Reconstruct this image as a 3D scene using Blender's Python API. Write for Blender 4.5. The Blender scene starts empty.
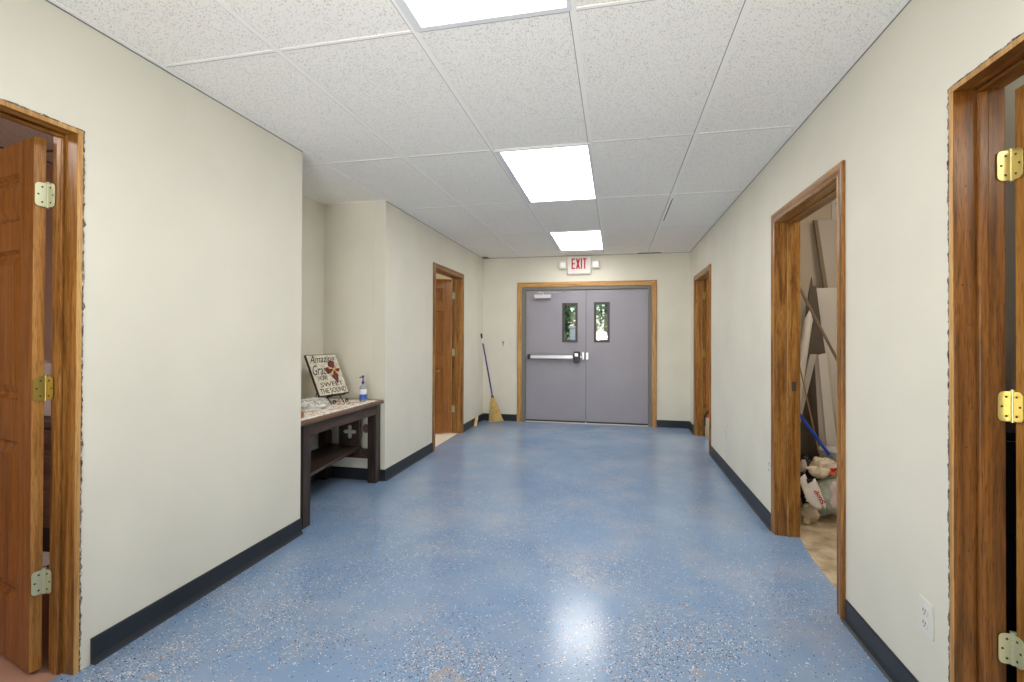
import bpy, bmesh, math, random
from mathutils import Vector, Matrix
random.seed(7)
SC = bpy.context.scene
COL = SC.collection

# ------------------------------------------------------------------ camera
F, YAW, PIT, ROL, CY, H = 482.027, 0.211926, 0.006157, 0.003422, 333.52, 1.26008
XL, XR, D, ZC = -1.963, 1.005, 7.044, 2.446
ALX = -2.565            # back of the alcove
AL0, AL1 = 2.727, 3.877  # alcove along the corridor

def ray(px, py):
    u = (px-512)/F; v = (py-CY)/F
    c, s = math.cos(-ROL), math.sin(-ROL); u, v = u*c-v*s, u*s+v*c
    x, y, z = u, 1.0, -v
    c, s = math.cos(PIT), math.sin(PIT); y, z = y*c-z*s, y*s+z*c
    c, s = math.cos(YAW), math.sin(YAW)
    return Vector((x*c-y*s, x*s+y*c, z))
def at_y(px, py, Y):
    r = ray(px, py); t = Y/r.y
    return Vector((r.x*t, Y, H+r.z*t))
def at_z(px, py, Z):
    r = ray(px, py); t = (Z-H)/r.z
    return Vector((r.x*t, r.y*t, Z))

cd = bpy.data.cameras.new('camera'); cam = bpy.data.objects.new('camera', cd); COL.objects.link(cam)
fwd = ray(512, CY).normalized()
right = (ray(612, CY)/ray(612, CY).length*math.hypot(100, F) - fwd*F).normalized()
up = right.cross(fwd).normalized()
m = Matrix((right, up, -fwd)).transposed().to_4x4(); m.translation = (0, 0, H)
cam.matrix_world = m
cd.sensor_width = 36; cd.lens = F/1024*36; cd.sensor_fit = 'HORIZONTAL'
cd.shift_y = (CY-341)/1024; cd.clip_start = 0.02
SC.camera = cam
SC.view_settings.view_transform = 'Standard'; SC.view_settings.look = 'None'
SC.view_settings.gamma = 1.0; SC.view_settings.use_curve_mapping = False
SC.view_settings.exposure = 0.37
try:
    SC.cycles.use_denoising = True; SC.cycles.max_bounces = 16; SC.cycles.diffuse_bounces = 10
    SC.cycles.sample_clamp_indirect = 6; SC.cycles.caustics_reflective = False; SC.cycles.caustics_refractive = False
except Exception: pass

# ------------------------------------------------------------------ mesh builder
class MB:
    def __init__(s): s.v = []; s.f = []; s.mi = []; s.smooth = []
    def add(s, vs, fs, mi=0, smooth=False):
        n = len(s.v); s.v += [tuple(v) for v in vs]
        for f in fs: s.f.append([n+i for i in f]); s.mi.append(mi); s.smooth.append(smooth)
        return s
    def box(s, a, b, mi=0, M=None):
        x0, y0, z0 = a; x1, y1, z1 = b
        x0, x1 = min(x0, x1), max(x0, x1); y0, y1 = min(y0, y1), max(y0, y1); z0, z1 = min(z0, z1), max(z0, z1)
        vs = [Vector(p) for p in ((x0,y0,z0),(x1,y0,z0),(x1,y1,z0),(x0,y1,z0),(x0,y0,z1),(x1,y0,z1),(x1,y1,z1),(x0,y1,z1))]
        if M: vs = [M @ v for v in vs]
        return s.add(vs, [(3,2,1,0),(4,5,6,7),(0,1,5,4),(1,2,6,5),(2,3,7,6),(3,0,4,7)], mi)
    def cyl(s, p, q, r, r2=None, n=16, mi=0, caps=True):
        p = Vector(p); q = Vector(q); r2 = r if r2 is None else r2
        d = (q-p).normalized(); a = d.orthogonal().normalized(); b = d.cross(a)
        vs = []
        for c, rr in ((p, r), (q, r2)):
            for i in range(n):
                t = 2*math.pi*i/n; vs.append(c+a*math.cos(t)*rr+b*math.sin(t)*rr)
        s.add(vs, [(i, (i+1) % n, n+(i+1) % n, n+i) for i in range(n)], mi, True)
        if caps: s.add(vs, [tuple(range(n))[::-1], tuple(range(n, 2*n))], mi)
        return s
    def tube(s, pts, r, n=8, mi=0):
        for a, b in zip(pts, pts[1:]): s.cyl(a, b, r, n=n, mi=mi)
        return s
    def lathe(s, prof, c=(0,0,0), n=20, mi=0, sx=1, sy=1):
        vs = []
        for r, z in prof:
            for i in range(n):
                t = 2*math.pi*i/n; vs.append((c[0]+r*sx*math.cos(t), c[1]+r*sy*math.sin(t), c[2]+z))
        fs = []
        for k in range(len(prof)-1):
            for i in range(n): fs.append((k*n+i, k*n+(i+1) % n, (k+1)*n+(i+1) % n, (k+1)*n+i))
        s.add(vs, fs, mi, True)
        s.add(vs[:n], [tuple(range(n))[::-1]], mi); s.add(vs[-n:], [tuple(range(n))], mi)
        return s
    def prism(s, poly, d, mi=0):
        """poly: 3d points of one face; extruded by vector d"""
        n = len(poly); P = [Vector(p) for p in poly]; d = Vector(d)
        vs = P+[p+d for p in P]
        return s.add(vs, [tuple(range(n)), tuple(range(n, 2*n))[::-1]]+[(i, n+i, n+(i+1) % n, (i+1) % n) for i in range(n)], mi)
    def build(s, name, mats, parent=None, origin=None, bevel=0, local=False):
        vs = [Vector(v) for v in s.v]
        if parent is not None and not local:
            inv = WM[parent.name].inverted(); vs = [inv @ v for v in vs]
        if parent is None:
            if origin is None:
                xs, ys, zs = zip(*[tuple(v) for v in vs])
                origin = ((min(xs)+max(xs))/2, (min(ys)+max(ys))/2, min(zs))
            o0 = Vector(origin); vs = [v-o0 for v in vs]
        me = bpy.data.meshes.new(name)
        me.from_pydata([tuple(v) for v in vs], [], s.f)
        bm = bmesh.new(); bm.from_mesh(me)
        bmesh.ops.recalc_face_normals(bm, faces=bm.faces); bm.to_mesh(me); bm.free()
        if not isinstance(mats, (list, tuple)): mats = [mats]
        for mt in mats: me.materials.append(mt)
        for p, mi, sm in zip(me.polygons, s.mi, s.smooth): p.material_index = mi; p.use_smooth = sm
        o = bpy.data.objects.new(name, me); COL.objects.link(o)
        if parent is not None:
            o.parent = parent; WM[o.name] = WM[parent.name].copy()
        else:
            o.location = o0; WM[o.name] = Matrix.Translation(o0)
        if bevel:
            b = o.modifiers.new('bevel', 'BEVEL'); b.width = bevel; b.segments = 2; b.limit_method = 'ANGLE'
        return o
WM = {}
def empty(name, loc=(0,0,0), rz=0, M=None):
    o = bpy.data.objects.new(name, None); COL.objects.link(o)
    mw = M if M is not None else Matrix.Translation(Vector(loc)) @ Matrix.Rotation(rz, 4, 'Z')
    o.matrix_world = mw; o.location = mw.to_translation(); o.rotation_euler = mw.to_euler()
    WM[o.name] = mw.copy(); o.empty_display_size = .05
    return o
def tag(o, label, cat, group=None, kind=None):
    o['label'] = label; o['category'] = cat
    if group: o['group'] = group
    if kind: o['kind'] = kind
    return o
def struct(o, label=None):
    o['kind'] = 'structure'
    if label: o['label'] = label
    return o

# ------------------------------------------------------------------ materials
def srgb(r, g, b):
    f = lambda c: (c/255/12.92) if c <= 10 else ((c/255+.055)/1.055)**2.4
    return (f(r), f(g), f(b), 1)
def mat(name, col, rough=.5, metal=0, spec=.5, **kw):
    mt = bpy.data.materials.new(name); mt.use_nodes = True
    b = mt.node_tree.nodes['Principled BSDF']
    b.inputs['Base Color'].default_value = col; b.inputs['Roughness'].default_value = rough
    b.inputs['Metallic'].default_value = metal; b.inputs['Specular IOR Level'].default_value = spec
    for k, v in kw.items(): b.inputs[k.replace('_', ' ')].default_value = v
    return mt
class NT:
    def __init__(s, mt): s.t = mt.node_tree; s.b = s.t.nodes['Principled BSDF']
    def n(s, typ, **kw):
        x = s.t.nodes.new(typ)
        for k, v in kw.items():
            if k in x.inputs: x.inputs[k].default_value = v
            else: setattr(x, k, v)
        return x
    def l(s, a, b): s.t.links.new(a, b)
    def coords(s, scale=(1,1,1), rot=(0,0,0), loc=(0,0,0)):
        tc = s.n('ShaderNodeTexCoord'); mp = s.n('ShaderNodeMapping')
        mp.inputs['Scale'].default_value = scale; mp.inputs['Rotation'].default_value = rot; mp.inputs['Location'].default_value = loc
        s.l(tc.outputs['Object'], mp.inputs['Vector']); return mp.outputs['Vector']
    def noise(s, vec, scale, detail=3, rough=.5, dist=0):
        x = s.n('ShaderNodeTexNoise'); x.inputs['Scale'].default_value = scale; x.inputs['Detail'].default_value = detail
        x.inputs['Roughness'].default_value = rough; x.inputs['Distortion'].default_value = dist
        s.l(vec, x.inputs['Vector']); return x.outputs['Fac']
    def ramp(s, fac, stops):
        x = s.n('ShaderNodeValToRGB'); s.l(fac, x.inputs['Fac']); e = x.color_ramp.elements
        while len(e) > 1: e.remove(e[0])
        e[0].position, e[0].color = stops[0]
        for p, c in stops[1:]:
            q = e.new(p); q.color = c
        return x.outputs['Color']
    def mix(s, fac, a, b, mode='MIX'):
        x = s.n('ShaderNodeMix'); x.data_type = 'RGBA'; x.blend_type = mode
        for sock, v in ((x.inputs[0], fac), (x.inputs[6], a), (x.inputs[7], b)):
            if hasattr(v, 'type') and hasattr(v, 'is_linked'): s.l(v, sock)
            else: sock.default_value = v
        return x.outputs[2]
    def math(s, op, a, b=0, c=0, clamp=False):
        x = s.n('ShaderNodeMath'); x.operation = op; x.use_clamp = clamp
        for i, v in enumerate((a, b, c)):
            if hasattr(v, 'is_linked'): s.l(v, x.inputs[i])
            else: x.inputs[i].default_value = v
        return x.outputs[0]
    def bump(s, h, strength=.2, dist=.002):
        x = s.n('ShaderNodeBump'); x.inputs['Strength'].default_value = strength; x.inputs['Distance'].default_value = dist
        s.l(h, x.inputs['Height']); s.l(x.outputs['Normal'], s.b.inputs['Normal'])
    def col(s, c): s.l(c, s.b.inputs['Base Color'])
def g1(v): return (v, v, v, 1)

def wood(name, light, mid, dark, axis='Z', rough=.28, big=1.0):
    """stained oak; grain runs along the given axis"""
    mt = mat(name, mid, rough); t = NT(mt)
    sc = {'Z': (1, 1, .055), 'Y': (1, .055, 1), 'X': (.055, 1, 1)}[axis]
    v = t.coords(sc)
    a = t.noise(v, 95*big, 5, .62, .6); b = t.noise(v, 20*big, 3, .55, 1.6); c = t.noise(v, 330*big, 2, .5)
    col = t.ramp(b, [(.3, dark), (.47, mid), (.62, light), (.78, mid)])
    col = t.mix(t.ramp(a, [(.40, g1(0)), (.66, g1(.5))]), col, light)
    pores = t.ramp(c, [(.34, g1(1)), (.46, g1(0))])
    col = t.mix(t.math('MULTIPLY', pores, .65), col, dark)
    t.col(col); t.bump(a, .25, .0012)
    return mt
OAKL, OAKM, OAKD = srgb(176,126,62), srgb(132,84,32), srgb(72,42,13)
JAMB_Z = wood('oak_jamb_vertical', OAKL, OAKM, OAKD, 'Z')
JAMB_Y = wood('oak_jamb_along_corridor', OAKL, OAKM, OAKD, 'Y')
JAMB_X = wood('oak_jamb_across', OAKL, OAKM, OAKD, 'X')
STAINL, STAINM, STAIND = srgb(142,90,36), srgb(96,57,19), srgb(52,28,8)
JD_Z = wood('dark_oak_jamb', STAINL, STAINM, STAIND, 'Z')
JD_Y = wood('dark_oak_head', STAINL, STAINM, STAIND, 'Y')
DOOR_FACE = wood('oak_door_face', srgb(162,106,46), srgb(144,90,34), srgb(118,70,24), 'Z', .2)
DOOR_EDGE = wood('oak_door_edge', srgb(196,142,74), srgb(168,114,52), srgb(112,66,26), 'Z', .4)
DARKWOOD = wood('espresso_wood', srgb(84,66,54), srgb(60,46,38), srgb(34,25,20), 'Y', .4)
DARKWOODZ = wood('espresso_wood_upright', srgb(70,54,45), srgb(50,38,31), srgb(28,21,17), 'Z', .4)
PALEWOOD = wood('pale_wood', srgb(226,200,150), srgb(214,186,134), srgb(188,156,104), 'X', .6)

RAWOAK = wood('raw_oak_edge', srgb(214,168,104), srgb(190,142,80), srgb(150,104,52), 'Z', .5)
RAWOAKZ = wood('golden_oak_upright', srgb(206,158,92), srgb(182,132,68), srgb(128,84,36), 'Z', .35)
RAWOAKX = wood('golden_oak_across', srgb(206,158,92), srgb(182,132,68), srgb(128,84,36), 'X', .35)
def paint(name, c, rough=.6, var=.03, bump=.08):
    mt = mat(name, c, rough, spec=.35); t = NT(mt); v = t.coords()
    n = t.noise(v, 2.2, 3); d = tuple(x*(1-var*2) for x in c[:3])+(1,)
    t.col(t.mix(t.ramp(n, [(.35, g1(0)), (.7, g1(1))]), c, d)); t.bump(t.noise(v, 260, 2), bump, .001)
    return mt
WALL = paint('cream_wall_paint', srgb(230,226,210))
PINKWALL = paint('beige_pink_wall', srgb(200,176,164))
GREYWALL = paint('grey_white_wall', srgb(214,214,208))
STOREWALL = paint('unpainted_drywall', srgb(178,165,146), .8)
SHEETROCK = paint('grey_drywall_sheet', srgb(188,182,174), .8)
BASE = paint('charcoal_rubber_base', srgb(44,49,56), .38, .12, .2)
DIRTEDGE = mat('ragged_drywall_edge', srgb(120,110,98), .9)
t = NT(DIRTEDGE); v = t.coords()
t.col(t.ramp(t.noise(v, 45, 4, .7), [(.36, srgb(48,36,26)), (.47, srgb(104,96,92)), (.56, srgb(150,140,126)), (.64, srgb(224,220,210))])); t.bump(t.noise(v, 160, 3), .8, .004)

# ceiling tile
TILE = mat('ceiling_tile', srgb(226,226,226), .9, spec=.1); t = NT(TILE); v = t.coords()
vo = t.n('ShaderNodeTexVoronoi'); vo.inputs['Scale'].default_value = 190; t.l(v, vo.inputs['Vector'])
sel = t.n('ShaderNodeSeparateColor'); t.l(vo.outputs['Color'], sel.inputs[0])
pit = t.math('MULTIPLY', t.math('GREATER_THAN', sel.outputs[0], .70), t.math('LESS_THAN', vo.outputs['Distance'], .34))
fine = t.noise(v, 420, 2)
c = t.mix(t.ramp(fine, [(.36, g1(1)), (.5, g1(0))]), srgb(250,247,241), srgb(230,227,221))
c = t.mix(pit, c, srgb(158,151,142)); t.col(c); t.bump(t.math('SUBTRACT', fine, pit), .5, .002)
TEE = mat('white_ceiling_grid', srgb(246,243,238), .7, spec=.2)
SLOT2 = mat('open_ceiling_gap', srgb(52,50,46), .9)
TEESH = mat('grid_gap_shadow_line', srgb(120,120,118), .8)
LIGHTFRAME = mat('light_frame_white', srgb(225,226,228), .4)
PANEL_L = 8.0
DAYFILL = 8
UPFILL = 25
def emit(name, c, st):
    mt = mat(name, (0.8,0.8,0.8,1), .5); b = mt.node_tree.nodes['Principled BSDF']
    b.inputs['Emission Color'].default_value = c; b.inputs['Emission Strength'].default_value = st
    return mt
DIFF = emit('led_panel_diffuser', (1, .985, .97, 1), PANEL_L)
DIFF_WARM = emit('warm_room_panel', (1, .86, .76, 1), 7.5)
DIFF_BRIGHT = emit('bright_room_panel', (1, .95, .88, 1), 9)
DIFF_DIM = emit('storage_bulb_panel', (1, .93, .82, 1), 9.0)

# floor: blue epoxy with vinyl flakes
FLOOR = mat('blue_flake_epoxy_floor', srgb(112,134,176), .16); t = NT(FLOOR); v = t.coords()
tc = t.n('ShaderNodeTexCoord'); sp = t.n('ShaderNodeSeparateXYZ'); t.l(tc.outputs['Object'], sp.inputs[0])
big = t.noise(v, 1.15, 3, .5); med = t.noise(v, 3.6, 4, .6); cl = t.noise(v, 9, 3, .6)
basec = t.ramp(t.noise(v, .8, 4, .6), [(.3, srgb(115,144,180)), (.55, srgb(130,156,189)), (.75, srgb(150,170,198))])
SPOTS = [  # px, py, radius m, strength: patches where the flakes lie thick
 (150,665,.16,.34),(250,630,.2,.34),(300,600,.12,.2),(120,680,.2,.3),(300,650,.06,.42),(330,640,.08,.28),(450,672,.13,.5),(430,655,.22,.3),(530,655,.3,.14),
 (660,645,.2,.42),(700,640,.16,.34),(640,672,.12,.3),(720,640,.15,.3),(570,572,.15,.32),(620,566,.2,.22),(330,570,.2,.12),(250,590,.25,.22),(430,545,.25,.2),(400,560,.22,.16),
 (330,508,.2,.16),(480,500,.35,.12),(505,535,.25,.15),(560,512,.2,.12),(800,610,.12,.2),(770,600,.25,.15),(590,490,.3,.08),(650,520,.3,.08),(600,470,.5,.06),(740,560,.3,.06)]
dens = t.math('MULTIPLY', t.math('SUBTRACT', med, .42), .35)
dens = t.math('ADD', dens, t.math('MULTIPLY', t.math('SUBTRACT', big, .5), .2))
bare = None
for px, py, rad, st in SPOTS:
    p = at_z(px, py, 0)
    dx = t.math('SUBTRACT', sp.outputs[0], p.x); dy = t.math('SUBTRACT', sp.outputs[1], p.y)
    rr = t.math('SQRT', t.math('ADD', t.math('MULTIPLY', dx, dx), t.math('MULTIPLY', dy, dy)))
    rr = t.math('ADD', rr, t.math('MULTIPLY', t.math('SUBTRACT', cl, .5), rad*2.4))
    w = t.math('SUBTRACT', 1, t.math('DIVIDE', rr, rad*1.7), clamp=True)
    dens = t.math('ADD', dens, t.math('MULTIPLY', w, st))
dens = t.math('ADD', dens, .042)
def chips(scale, off, dmax, gain):
    vv = t.coords((1, 1, 1), (0, 0, off), (off, off*2, 0))
    vo = t.n('ShaderNodeTexVoronoi'); vo.inputs['Scale'].default_value = scale; t.l(vv, vo.inputs['Vector'])
    s_ = t.n('ShaderNodeSeparateColor'); t.l(vo.outputs['Color'], s_.inputs[0])
    m_ = t.math('MULTIPLY', t.math('LESS_THAN', s_.outputs[0], t.math('MULTIPLY', dens, gain)), t.math('LESS_THAN', vo.outputs['Distance'], dmax))
    return m_, s_.outputs[1]
fc = t.mix(t.ramp(t.noise(t.coords(loc=(4, 2, 0)), 2.4, 4, .6), [(.45, g1(0)), (.72, g1(.5))]), basec, srgb(166,172,184))
for scale, off, dmax, gain in ((118, .3, .36, .8), (185, 1.1, .40, .75)):
    m_, rnd = chips(scale, off, dmax, gain)
    cc = t.ramp(rnd, [(0, srgb(34,34,40)), (.16, srgb(66,54,50)), (.34, srgb(206,198,188)), (.5, srgb(226,226,228)), (.74, srgb(232,232,236)), (.76, srgb(176,144,120)), (.95, srgb(150,112,88))])
    cc.node.color_ramp.interpolation = 'CONSTANT'
    fc = t.mix(m_, fc, cc)
for px, py, rad in ((452,676,.10),(440,680,.07),(150,676,.04),(297,652,.035),(700,674,.04)):
    p = at_z(px, py, 0)
    dx = t.math('SUBTRACT', sp.outputs[0], p.x); dy = t.math('MULTIPLY', t.math('SUBTRACT', sp.outputs[1], p.y), 1.6)
    rr = t.math('SQRT', t.math('ADD', t.math('MULTIPLY', dx, dx), t.math('MULTIPLY', dy, dy)))
    rr = t.math('ADD', rr, t.math('MULTIPLY', t.math('SUBTRACT', cl, .5), rad*2.6))
    fc = t.mix(t.math('MULTIPLY', t.math('MULTIPLY', t.math('LESS_THAN', rr, rad*.62), t.math('GREATER_THAN', t.noise(v, 70, 3), .47)), .7), fc, srgb(166,154,140))
t.col(fc)
rf = t.ramp(t.noise(v, 5, 3), [(.3, g1(.17)), (.7, g1(.23))]); t.l(rf, t.b.inputs['Roughness'])
t.bump(t.math('ADD', t.noise(v, 7, 2), t.math('MULTIPLY', t.noise(v, 38, 2), .12)), .1, .006)

CONCRETE = mat('bare_tan_floor', srgb(178,160,132), .7); t = NT(CONCRETE); v = t.coords()
t.col(t.ramp(t.noise(v, 9, 6, .65), [(.3, srgb(138,120,94)), (.5, srgb(180,162,132)), (.7, srgb(204,188,160))])); t.bump(t.noise(v, 60, 4), .3, .003)
PINKFLOOR = paint('pinkish_tan_floor', srgb(186,146,126), .5)
CREAMFLOOR = paint('cream_vinyl_floor', srgb(232,222,206), .5)

DOORGREY = paint('grey_door_paint', srgb(156,153,161), .42, .04)
FRAMEGREY = paint('grey_steel_frame', srgb(122,120,112), .45)
BLACK = mat('black_plastic', srgb(24,24,27), .4)
BLACKMETAL = mat('black_iron', srgb(30,26,24), .45, .4)
STEEL = mat('brushed_steel', srgb(215,213,216), .32, .55)
WHITEPL = mat('white_plastic', srgb(226,224,214), .45)
BRASS = mat('brass', srgb(222,206,140), .3, .75)
SATIN = mat('satin_zinc', srgb(214,216,180), .4, .5)
SLOT = mat('dark_slot', srgb(60,58,54), .6)
RED = mat('exit_red', srgb(186,14,40), .6, spec=.2)
GLASS = bpy.data.materials.new('clear_glass'); GLASS.use_nodes = True
nt = GLASS.node_tree; nt.nodes.remove(nt.nodes['Principled BSDF']); out = nt.nodes['Material Output']
tr = nt.nodes.new('ShaderNodeBsdfTransparent'); gl = nt.nodes.new('ShaderNodeBsdfGlossy'); gl.inputs['Roughness'].default_value = .02
fr = nt.nodes.new('ShaderNodeFresnel'); mx = nt.nodes.new('ShaderNodeMixShader')
nt.links.new(fr.outputs[0], mx.inputs[0]); nt.links.new(tr.outputs[0], mx.inputs[1]); nt.links.new(gl.outputs[0], mx.inputs[2]); nt.links.new(mx.outputs[0], out.inputs[0])

# ------------------------------------------------------------------ room shell
T = .115
HO = 2.01   # height of the door openings
def wall_x(name, x0, x1, y0, y1, openings, m=WALL, z1=ZC):
    b = MB(); y = y0
    for a, c in sorted(openings):
        b.box((x0, y, 0), (x1, a, z1)); b.box((x0, a, HO+.018), (x1, c, z1)); y = c
    b.box((x0, y, 0), (x1, y1, z1))
    return struct(b.build(name, m))
YB = -3.4
L1 = (.478, 1.41); R1 = (.79, 1.712); L2 = (5.05, 5.985); R2 = (2.485, 3.362); R3 = (5.585, 6.54)
J = .02
def op(o): return (o[0]-J, o[1]+J)
wall_x('wall_left', XL-T, XL, YB, AL0, [op(L1)])
wall_x('wall_left_far', XL-T, XL, AL1, D, [op(L2)])
wall_x('wall_right', XR, XR+T, YB, D, [op(R1), op(R2), op(R3)])
struct(MB().box((ALX-T, AL0-T, 0), (ALX, AL1+T, ZC)).box((ALX, AL0-T, 0), (XL-T-.001, AL0, ZC)).box((ALX, AL1, 0), (XL-T-.001, AL1+T, ZC)).build('wall_alcove', WALL))
# far wall with the double door opening
DX0, DX1, DZ = -1.388, .527, 2.0
struct(MB().box((XL-T, D, 0), (DX0, D+.14, ZC)).box((DX1, D, 0), (XR+T, D+.14, ZC)).box((DX0, D, DZ+.01), (DX1, D+.14, ZC)).build('wall_far', WALL))
struct(MB().box((XL-T, YB-.1, 0), (-1.68, YB, ZC)).box((.72, YB-.1, 0), (XR+T, YB, ZC)).box((-1.68, YB-.1, 2.2), (.72, YB, ZC)).build('wall_behind', WALL))
b = MB()
for x in (-1.68, -.51, .66): b.box((x, YB-.08, 0), (x+.06, YB-.02, 2.2))
b.box((-1.62, YB-.08, 2.14), (.66, YB-.02, 2.2)).box((-1.62, YB-.08, 0), (.66, YB-.02, .12))
wf_ = struct(b.build('window_1', LIGHTFRAME, origin=(-.48, YB-.05, 0)))  # made-up window behind the camera, added to let fill light in
MB().box((-1.62, YB-.052, .12), (.66, YB-.048, 2.14)).build('window_pane', GLASS, wf_)
ld_ = bpy.data.lights.new('daylight', 'AREA'); ld_.shape = 'RECTANGLE'; ld_.size = 2.3; ld_.size_y = 2.1; ld_.energy = DAYFILL; ld_.color = (1, .97, .92)  # area light added outside the made-up window to brighten the corridor
lo_ = bpy.data.objects.new('daylight', ld_); COL.objects.link(lo_); lo_.location = (-.48, YB-.3, 1.15); lo_.rotation_euler = (math.radians(112), 0, 0)
fl_ = bpy.data.lights.new('photographer_uplight', 'AREA'); fl_.shape = 'DISK'; fl_.size = 1.2; fl_.energy = UPFILL; fl_.color = (1, .985, .96); fl_.spread = math.radians(105)  # fill light added behind the camera to lift the ceiling; no lamp body
fo_ = bpy.data.objects.new('photographer_uplight', fl_); COL.objects.link(fo_); fo_.location = (-.48, -.9, .9); fo_.rotation_euler = (math.radians(116), 0, 0)
# floors
fb = MB().box((XL, YB, -.06), (XR, D+.14, 0)).box((ALX, AL0, -.06), (XL, AL1, 0))
fb.box((XL-.05, L1[0]-J, -.06), (XL, L1[1]+J, 0)); fb.box((XL-.04, L2[0]-J, -.06), (XL, L2[1]+J, 0)); fb.box((XR, R3[0]-J, -.06), (XR+.4, R3[1]+J, 0)); fb.box((XR, R1[0]-J, -.06), (XR+.08, R1[1]+J, 0))
# the ragged end of the blue coating in the storage doorway
ys = [R2[0]-J+.0]+[2.6, 2.75, 2.9, 3.05, 3.2, 3.3, R2[1]+J]; xs = [XR+.07, XR+.072, XR+.078, XR+.086, XR+.092, XR+.11, XR+.125, XR+.13]
fb.prism([(XR, ys[0], 0)]+[(x, y, 0) for x, y in zip(xs, ys)]+[(XR, ys[-1], 0)], (0, 0, -.06))
struct(fb.build('floor', FLOOR, origin=(0, 0, 0)))

# ceiling: tiles between tees, cells left open for light panels
GX = [-3.8, -3.2015, -2.592, -1.9825, -.1535-1.2192, -.1535-.6096, -.1535, .4561, 1.0657]
GY = [2.9616+1.2192*k for k in range(-6, 5)]
LIGHTS = [(5, .5232), (5, 2.9616), (5, 5.4)]
LIGHTCELLS = {(-.7631, round(y, 2)) for y in (.5232, 2.9616, 5.4)}
cb = MB(); rnd = random.Random(3)
gx = [XL, GX[4], GX[5], GX[6], GX[7], XR]; gy = [YB]+[y for y in GY if YB < y < D]+[D]
for i in range(len(gx)-1):
    for j in range(len(gy)-1):
        if (round(gx[i], 4), round(gy[j], 2)) in {(round(a, 4), b) for a, b in LIGHTCELLS}: continue
        d = rnd.uniform(0, .002); k = [rnd.uniform(-.0012, .0012) for _ in range(4)]
        x0, x1, y0, y1 = gx[i], gx[i+1], gy[j], gy[j+1]; z = ZC-d
        cb.add([(x0, y0, z+k[0]), (x1, y0, z+k[1]), (x1, y1, z+k[2]), (x0, y1, z+k[3]), (x0, y0, z+.03), (x1, y0, z+.03), (x1, y1, z+.03), (x0, y1, z+.03)],
               [(3,2,1,0),(4,5,6,7),(0,1,5,4),(1,2,6,5),(2,3,7,6),(3,0,4,7)])
cb.box((ALX, AL0, ZC), (XL, 2.9616, ZC+.03)); cb.box((ALX, 2.9616, ZC-.002), (XL, AL1, ZC+.03))
struct(cb.build('ceiling', TILE, origin=(0, 0, ZC)))
tb = MB(); w = .012
for x in GX[4:8]:
    tb.box((x-w, YB, ZC-.005), (x+w, D, ZC-.001))
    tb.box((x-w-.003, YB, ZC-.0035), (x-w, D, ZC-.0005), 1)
tb.box((GX[3]+.02-.008, AL0, ZC-.005), (GX[3]+.02+.008, AL1, ZC-.001))
for y in GY:
    if YB < y < D:
        segs = [(XL, XR)] if not AL0 < y < AL1 else [(ALX, XR)]
        for a, c in segs:
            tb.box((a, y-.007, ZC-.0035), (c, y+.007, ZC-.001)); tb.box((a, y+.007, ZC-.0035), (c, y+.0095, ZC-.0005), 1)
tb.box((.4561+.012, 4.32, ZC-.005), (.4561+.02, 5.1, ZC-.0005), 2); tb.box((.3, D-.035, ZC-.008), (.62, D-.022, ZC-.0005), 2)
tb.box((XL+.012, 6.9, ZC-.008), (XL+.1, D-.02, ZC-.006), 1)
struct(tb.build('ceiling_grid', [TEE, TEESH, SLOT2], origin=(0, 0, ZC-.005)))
# wall angle round the edge
ab = MB()
for s, x in ((1, XL), (-1, XR)):
    for y0, y1 in ([(YB, AL0), (AL1, D)] if s == 1 else [(YB, D)]):
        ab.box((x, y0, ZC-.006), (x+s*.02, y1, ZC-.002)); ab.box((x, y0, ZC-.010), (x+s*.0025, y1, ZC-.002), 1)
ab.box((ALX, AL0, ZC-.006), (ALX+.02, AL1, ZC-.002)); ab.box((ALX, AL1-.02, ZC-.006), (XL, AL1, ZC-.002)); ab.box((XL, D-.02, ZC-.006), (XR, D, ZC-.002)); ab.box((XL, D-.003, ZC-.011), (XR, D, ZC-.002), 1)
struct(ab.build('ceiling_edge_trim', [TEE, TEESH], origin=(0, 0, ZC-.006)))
# lift in one tile seam and a gap where the ceiling meets the far wall
# lights
labels = {.5232: 'rectangular white ceiling light panel nearest the viewer, cut by the top of the picture',
          2.9616: 'middle rectangular white ceiling light panel halfway down the corridor ceiling',
          5.4: 'small-looking farthest rectangular white ceiling light panel just before the exit sign',
          -1.9152: 'rectangular white ceiling light panel behind the viewer'}
proto = None
for y in (.5232, 2.9616, 5.4):
    x0, x1, y0, y1 = -.7631+.004, -.1535-.004, y+.004, y+1.2192-.004
    if proto is None:
        r = empty('ceiling_light', ((x0+x1)/2, (y0+y1)/2, ZC))
        fbm = MB(); a, al, ar = .024, .034, .016
        for q in (((x0, y0), (x1, y0+a)), ((x0, y1-a), (x1, y1)), ((x0, y0+a), (x0+al, y1-a)), ((x1-ar, y0+a), (x1, y1-a))):
            fbm.box((q[0][0], q[0][1], ZC-.010), (q[1][0], q[1][1], ZC+.03))
        fr_ = fbm.build('frame', LIGHTFRAME, r)
        df = MB().box((x0+al, y0+a, ZC-.004), (x1-ar, y1-a, ZC+.02)).build('diffuser', DIFF, r)
        proto = r
    else:
        r = proto.copy(); COL.objects.link(r); r.location = ((x0+x1)/2, (y0+y1)/2, ZC)
        for ch in list(proto.children):
            c_ = ch.copy(); COL.objects.link(c_); c_.parent = r
    tag(r, labels[y], 'ceiling light', 'ceiling light panels')

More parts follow.
